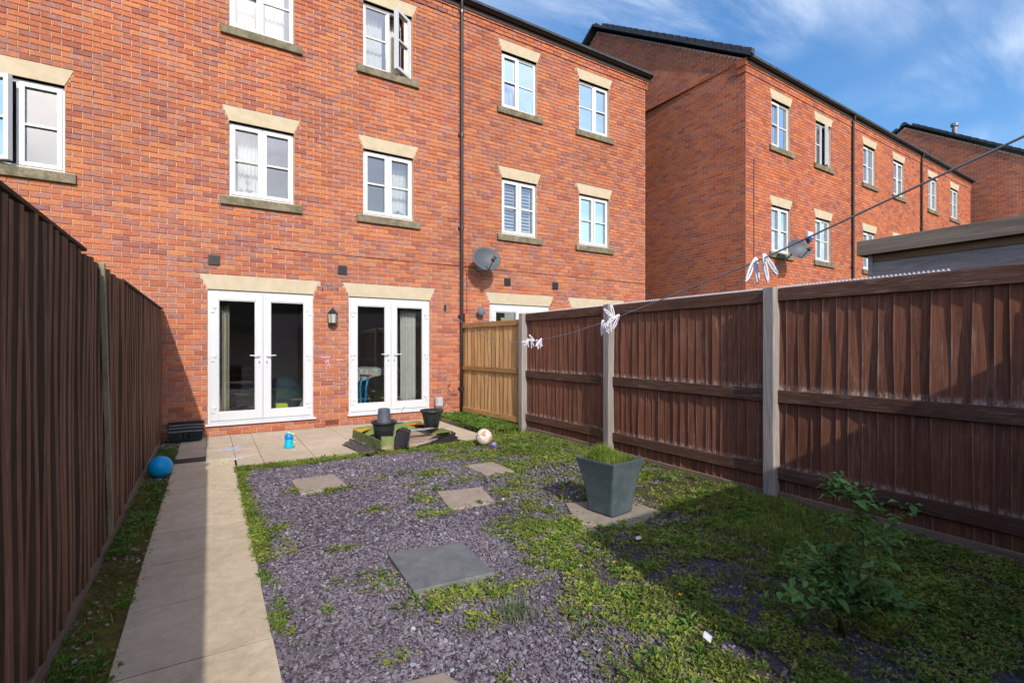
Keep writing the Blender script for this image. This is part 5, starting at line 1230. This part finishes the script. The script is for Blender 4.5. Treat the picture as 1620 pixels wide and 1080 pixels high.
def blades(name, x, y, z, h, mat, seed, lean=.4, wid=.0022, parent=None):
    r = np.random.default_rng(seed); n = len(x); az = r.uniform(0, 2*np.pi, n); w = wid*r.uniform(.6, 1.4, n); L = h*r.uniform(.5, 1.2, n); ln = r.uniform(.1, 1, n)*lean
    d = np.stack([np.cos(az), np.sin(az), np.zeros(n)], -1); sd = np.stack([-np.sin(az), np.cos(az), np.zeros(n)], -1)*w[:, None]
    B = np.stack([x, y, z], -1); M_ = B+d*(L*ln*.35)[:, None]+np.array([0, 0, 1.])*(L*.6)[:, None]; T = B+d*(L*ln)[:, None]+np.array([0, 0, 1.])*(L*(1-.35*ln))[:, None]
    V = np.stack([B-sd, B+sd, M_-sd*.8, M_+sd*.8, T], 1).reshape(-1, 3); off = (np.arange(n)*5)[:, None]
    F = np.concatenate([np.array(t_)[None]+off for t_ in ((0, 1, 3), (0, 3, 2), (2, 3, 4))]); return npmesh(name, V, F, mat, parent)
def grass_patch(n, xr, yr, h, mat, seed, fn, **k):
    r = np.random.default_rng(seed); x = r.uniform(*xr, n); y = r.uniform(*yr, n); q = r.random(n) < fn(x, y); x, y = x[q], y[q]
    return stuff(blades('grass', x, y, np.full(len(x), -.012)+np.where((x > 3.62) & (y > 6.7), .045, 0), h, mat, seed+1, **k))
g_ = lambda cx, cy, rx, ry, a: (lambda x, y: a*np.exp(-((x-cx)/rx)**2-((y-cy)/ry)**2))
def gmix(*fs): return lambda x, y: np.clip(sum(f(x, y) for f in fs), 0, 1)
lawn = lambda x, y: cover(x, y)*sstep(fbm(x, y, 3.3, 51, 3), .42, .62)*(x > 1.4)
grass_patch(46000, (1.2, 4.33), (.65, 6.3), .042, GRASS, 41, lambda x, y: lawn(x, y)*.8, lean=.8)
grass_patch(9000, (3.2, 4.34), (1.4, 3.2), .075, GRASS, 43, gmix(g_(3.6, 2.05, .5, .3, .9), g_(4.1, 2.4, .2, .25, .8)), lean=.7)
grass_patch(6000, (.24, 3.6), (6.08, 6.30), .05, GRASS, 45, lambda x, y: np.full(x.shape, .9), lean=.9)
grass_patch(5200, (.24, .40), (1.2, 6.2), .045, GRASS, 47, lambda x, y: np.exp(-((x-.27)/.05)**2)*sstep(fbm(x, y, 2.2, 31, 3), .34, .52), lean=1.1)
grass_patch(4000, (3.6, 4.3), (6.6, 8.6), .09, GRASS, 49, lambda x, y: np.full(x.shape, .8), lean=.9)
grass_patch(2600, (4.05, 4.34), (2.2, 6.7), .07, GRASS, 53, lambda x, y: sstep(fbm(x, y, 2, 71, 3), .45, .6), lean=.7)
grass_patch(2200, (-.6, -.36), (1.5, 8.5), .055, GRASS, 55, lambda x, y: sstep(fbm(x, y, 2.4, 81, 3), .5, .62)+(abs(y-6.2) < .35)*.8, lean=.9)
grass_patch(30000, (1.0, 4.3), (.7, 6.0), .030, DRY, 57, lambda x, y: cover(x, y)*.55*sstep(fbm(x, y, 3., 91, 3), .44, .58)+g_(3.35, 1.85, .3, .2, .9)(x, y)+g_(1.33, 2.12, .07, .08, .5)(x, y)+g_(3.7, 1.15, .25, .2, .8)(x, y)+g_(2.9, 1.75, .25, .12, .7)(x, y)+g_(3.2, 2.5, .1, .1, .7)(x, y), lean=1.6)
grass_patch(2600, (1.15, 1.5), (1.95, 2.3), .055, m_leaf('blue green tuft', [(0, (.12,.18,.09)), (.6, (.22,.27,.15)), (1, (.40,.34,.2))]), 59, g_(1.32, 2.13, .075, .075, .9), lean=1.3)
# grass in the planter, part of the planter
r = np.random.default_rng(3); n = 2400; x = r.uniform(-.155, .155, n); y = r.uniform(-.155, .155, n); hh = .07+.10*np.exp(-((x+.03)/.09)**2-((y-.05)/.12)**2)
o = blades('grass', 2.785+x, 3.0+y, np.full(n, .41), hh, GRASS, 5, lean=.7, parent=PLANTER); stuff(o)
n = 900; x = r.uniform(-.155, .155, n); y = r.uniform(-.155, .155, n); o = blades('dry_grass', 2.785+x, 3.0+y, np.full(n, .41), np.full(n, .055), DRY, 6, lean=1.3, parent=PLANTER); stuff(o)
# weeds in the black pots
for i, (cx, cy, cz) in enumerate(((2.84, 6.92, .37),)):
    n = 60; x = cx+r.uniform(-.1, .1, n); y = cy+r.uniform(-.1, .1, n)
# buttercups
FLOWERS = [(1.70, 2.94, 'yellow flower in the weeds beyond the far right corner of the dark grey slab'),
    (2.82, 2.50, 'yellow flower in the shaded grass just below the slab of the square planter'),
    (2.08, 2.21, 'yellow flower on the sunlit weeds right at the edge of the large shade'),
    (2.25, 1.90, 'upper of two close yellow flowers just inside the large shade'),
    (2.11, 1.74, 'lower of two close yellow flowers just inside the large shade'),
    (2.46, 1.34, 'yellow flower in the shade just left of the leafy shrub')]
YEL = m_simple('yellow petals', (.80, .50, .01), .6, .2, .1); fl = 0
for (x, y, lab) in FLOWERS:
    t = thing('buttercup', lab, 'flower', (x, y, 0), 'small yellow flowers scattered in the weeds')
    MB().tube([(x, y, -.01), (x+.005, y, .045)], .0012, 4).build('stem', WEED2, t)
    m = MB()
    for k in range(5):
        a = 2*math.pi*k/5; b = a+.6; m.add([(x+.005, y, .044), (x+.005+.010*math.cos(a), y+.010*math.sin(a), .050), (x+.005+.013*math.cos((a+b)/2), y+.013*math.sin((a+b)/2), .052), (x+.005+.010*math.cos(b), y+.010*math.sin(b), .050)], [(0, 1, 2, 3)])
    m.build('petals', YEL, t)
LIT = m_simple('white scrap', (.65, .68, .70), .6, .2, .1)
tag(MB().grid(lambda u, v: (1.90+.045*u, 1.40+.04*v+.02*u, .035+.012*math.sin(u*3)+.008*v), 3, 3, (0, 0, .001)).build('litter', LIT), 'small white scrap lying on the sunlit weeds near the bottom edge', 'litter')
tag(MB().lathe([(.001, 0), (.022, .006), (.018, .016), (.001, .02)], (2.53, 2.44, .02), 9, 1.2, .8).build('pebble', LIT), 'white pebble in the weeds at the edge of the shade', 'pebble')

# ------------------------------------------------------------------ shrub
sh = thing('shrub', 'small leafy rose shrub with a tall side shoot in the shade at lower right', 'shrub', (2.52, 1.12, 0))
BARK = m_simple('brown shrub stem', (.10, .06, .035), .85, .2, .3, 40, .2); GST = m_simple('green shrub stem', (.10, .15, .04), .6, .3, .2)
rs = random.Random(5); base = Vector((2.55, 1.16, -.02)); tips = []
def stem(pts, r0, r1, mat):
    n = len(pts); MB().tube(pts, [r0+(r1-r0)*i/(n-1) for i in range(n)], 6).build('stem', mat, sh, smooth=True)
def branch(a, d, L, r0, mat, keepn=6, droop=.12):
    pts = [a]; p = a.copy(); v = d.normalized()
    for i in range(keepn):
        v = (v+Vector((rs.uniform(-.2, .2), rs.uniform(-.2, .2), rs.uniform(-.12, .12)-droop*i/keepn))).normalized(); p = p+v*L/keepn; pts.append(p.copy())
    stem(pts, r0, r0*.4, mat); return pts
RTv = Vector((RT[0], RT[1], 0)); FWv = Vector((FW[0], FW[1], 0))
stem([base, base+RTv*-.02+Vector((0, 0, .1)), base+RTv*.0+Vector((0, 0, .2))], .013, .008, BARK)
trunk = base+Vector((0, 0, .12)); sites = []
dirs = [(-.9, .5), (-.6, .9), (-.2, .8), (.3, .8), (.8, .55), (1.1, .35), (-1.1, .25), (.5, .4), (0, .5), (.9, .15)]
for q, (a, up) in enumerate(dirs*2):
    L = rs.uniform(.20, .30); d = RTv*a+FWv*rs.uniform(-.7, .7)+Vector((0, 0, up)); sites += [(p, 1.) for p in branch(trunk+Vector((0, 0, rs.uniform(0, .10))), d, L, .004, GST)[2:]]
tall = [trunk, trunk+RTv*.07+Vector((0, 0, .16)), trunk+RTv*.10+Vector((0, 0, .32)), trunk+RTv*.09+Vector((0, 0, .44)), trunk+RTv*.05+Vector((0, 0, .54)), trunk+RTv*-.0+Vector((0, 0, .60))]
stem(tall, .006, .0025, GST); sites += [(p, .8) for p in tall[2:]]
for k, (a, up, L) in ((2, (1., .75, .26)), (2, (.5, .2, .14)), (3, (-.7, -.1, .10)), (3, (.5, .6, .1)), (4, (-.8, .5, .10)), (4, (.6, .2, .08)), (5, (-1, .3, .07))):
    sites += [(p, .75) for p in branch(tall[k], RTv*a+Vector((0, 0, up)), L, .0028, GST, 4, .0)[1:]]
l2 = [trunk, trunk+RTv*-.16+Vector((0, 0, .15)), trunk+RTv*-.20+Vector((0, 0, .30))]; stem(l2, .004, .002, GST); sites += [(p, .8) for p in l2[1:]]*2
SHL = m_leaf('shrub leaves', [(0, (.09,.20,.06)), (.5, (.16,.31,.08)), (.85, (.26,.41,.12)), (1, (.24,.2,.07))], .3)
lm = []
for q in range(4):
    m = MB(); L = 1.; w = .30; K = [(0, 0), (.18, .55), (.42, 1.), (.7, .72), (.9, .28), (1, 0)]
    V = []; 
    for f, g in K: V += [(f, g*w, .10*math.sin(f*2.6)+.06*g), (f, 0, .10*math.sin(f*2.6)-.02*g), (f, -g*w, .10*math.sin(f*2.6)+.06*g)]
    F = []
    for i in range(len(K)-1):
        F += [(i*3, i*3+1, i*3+4, i*3+3), (i*3+1, i*3+2, i*3+5, i*3+4)]
    V = [(x, y, z-(.25+.1*q)*x*x*.5) for x, y, z in V]; me = bpy.data.meshes.new('leaf'); me.from_pydata(V, [], F); me.materials.append(SHL); me.update(); lm.append(me)
cnt = 0
while cnt < 285:
    p, sz = rs.choice(sites); p = p+Vector((rs.uniform(-.012, .012), rs.uniform(-.012, .012), rs.uniform(-.012, .012)))
    az = rs.uniform(0, 2*math.pi)
    for k in range(rs.choice((1, 2, 3))):
        Mx = Matrix.Translation(p) @ Matrix.Rotation(az+k*rs.uniform(.6, 1.2), 4, 'Z') @ Matrix.Rotation(-rs.uniform(-.5, .7), 4, 'Y') @ Matrix.Rotation(rs.uniform(-.6, .6), 4, 'X') @ Matrix.Scale(rs.uniform(.034, .070)*sz*1.15, 4)
        link('leaf', lm[rs.randrange(4)], sh, matrix=Mx); cnt += 1

r = np.random.default_rng(77); SP = np.array([list(sites[i][0]) for i in r.integers(0, len(sites), 620)])+r.normal(0, .026, (620, 3)); Ls = r.uniform(.03, .062, 620)
stuff(leaves('foliage', SP, Ls, Ls*.55, r.uniform(-.5, .8, 620), SHL, 78, parent=sh))
# ------------------------------------------------------------------ unseen hedge added beyond the rear fence to darken the door reflections
hg = thing('added_hedge', 'unseen dark conifer hedge added behind the viewer to darken the door reflections', 'hedge', (3, -14, 0))
r = np.random.default_rng(99); n = 15000; x = r.uniform(-9, 16, n); h0 = 5.2+.7*np.sin(x*1.9)+.4*np.sin(x*5.3); z = r.uniform(0, 1, n)**.8*h0; y = -14+r.choice([-1, 1], n)*(.9*(1-z/h0*.6))+r.normal(0, .12, n)
o = leaves('foliage', np.stack([x, y, z], -1), r.uniform(.15, .35, n), r.uniform(.06, .14, n), r.uniform(-.3, 1.2, n), m_leaf('conifer foliage', [(0, (.015,.035,.012)), (1, (.04,.08,.025))], .1), 98, parent=hg); stuff(o)
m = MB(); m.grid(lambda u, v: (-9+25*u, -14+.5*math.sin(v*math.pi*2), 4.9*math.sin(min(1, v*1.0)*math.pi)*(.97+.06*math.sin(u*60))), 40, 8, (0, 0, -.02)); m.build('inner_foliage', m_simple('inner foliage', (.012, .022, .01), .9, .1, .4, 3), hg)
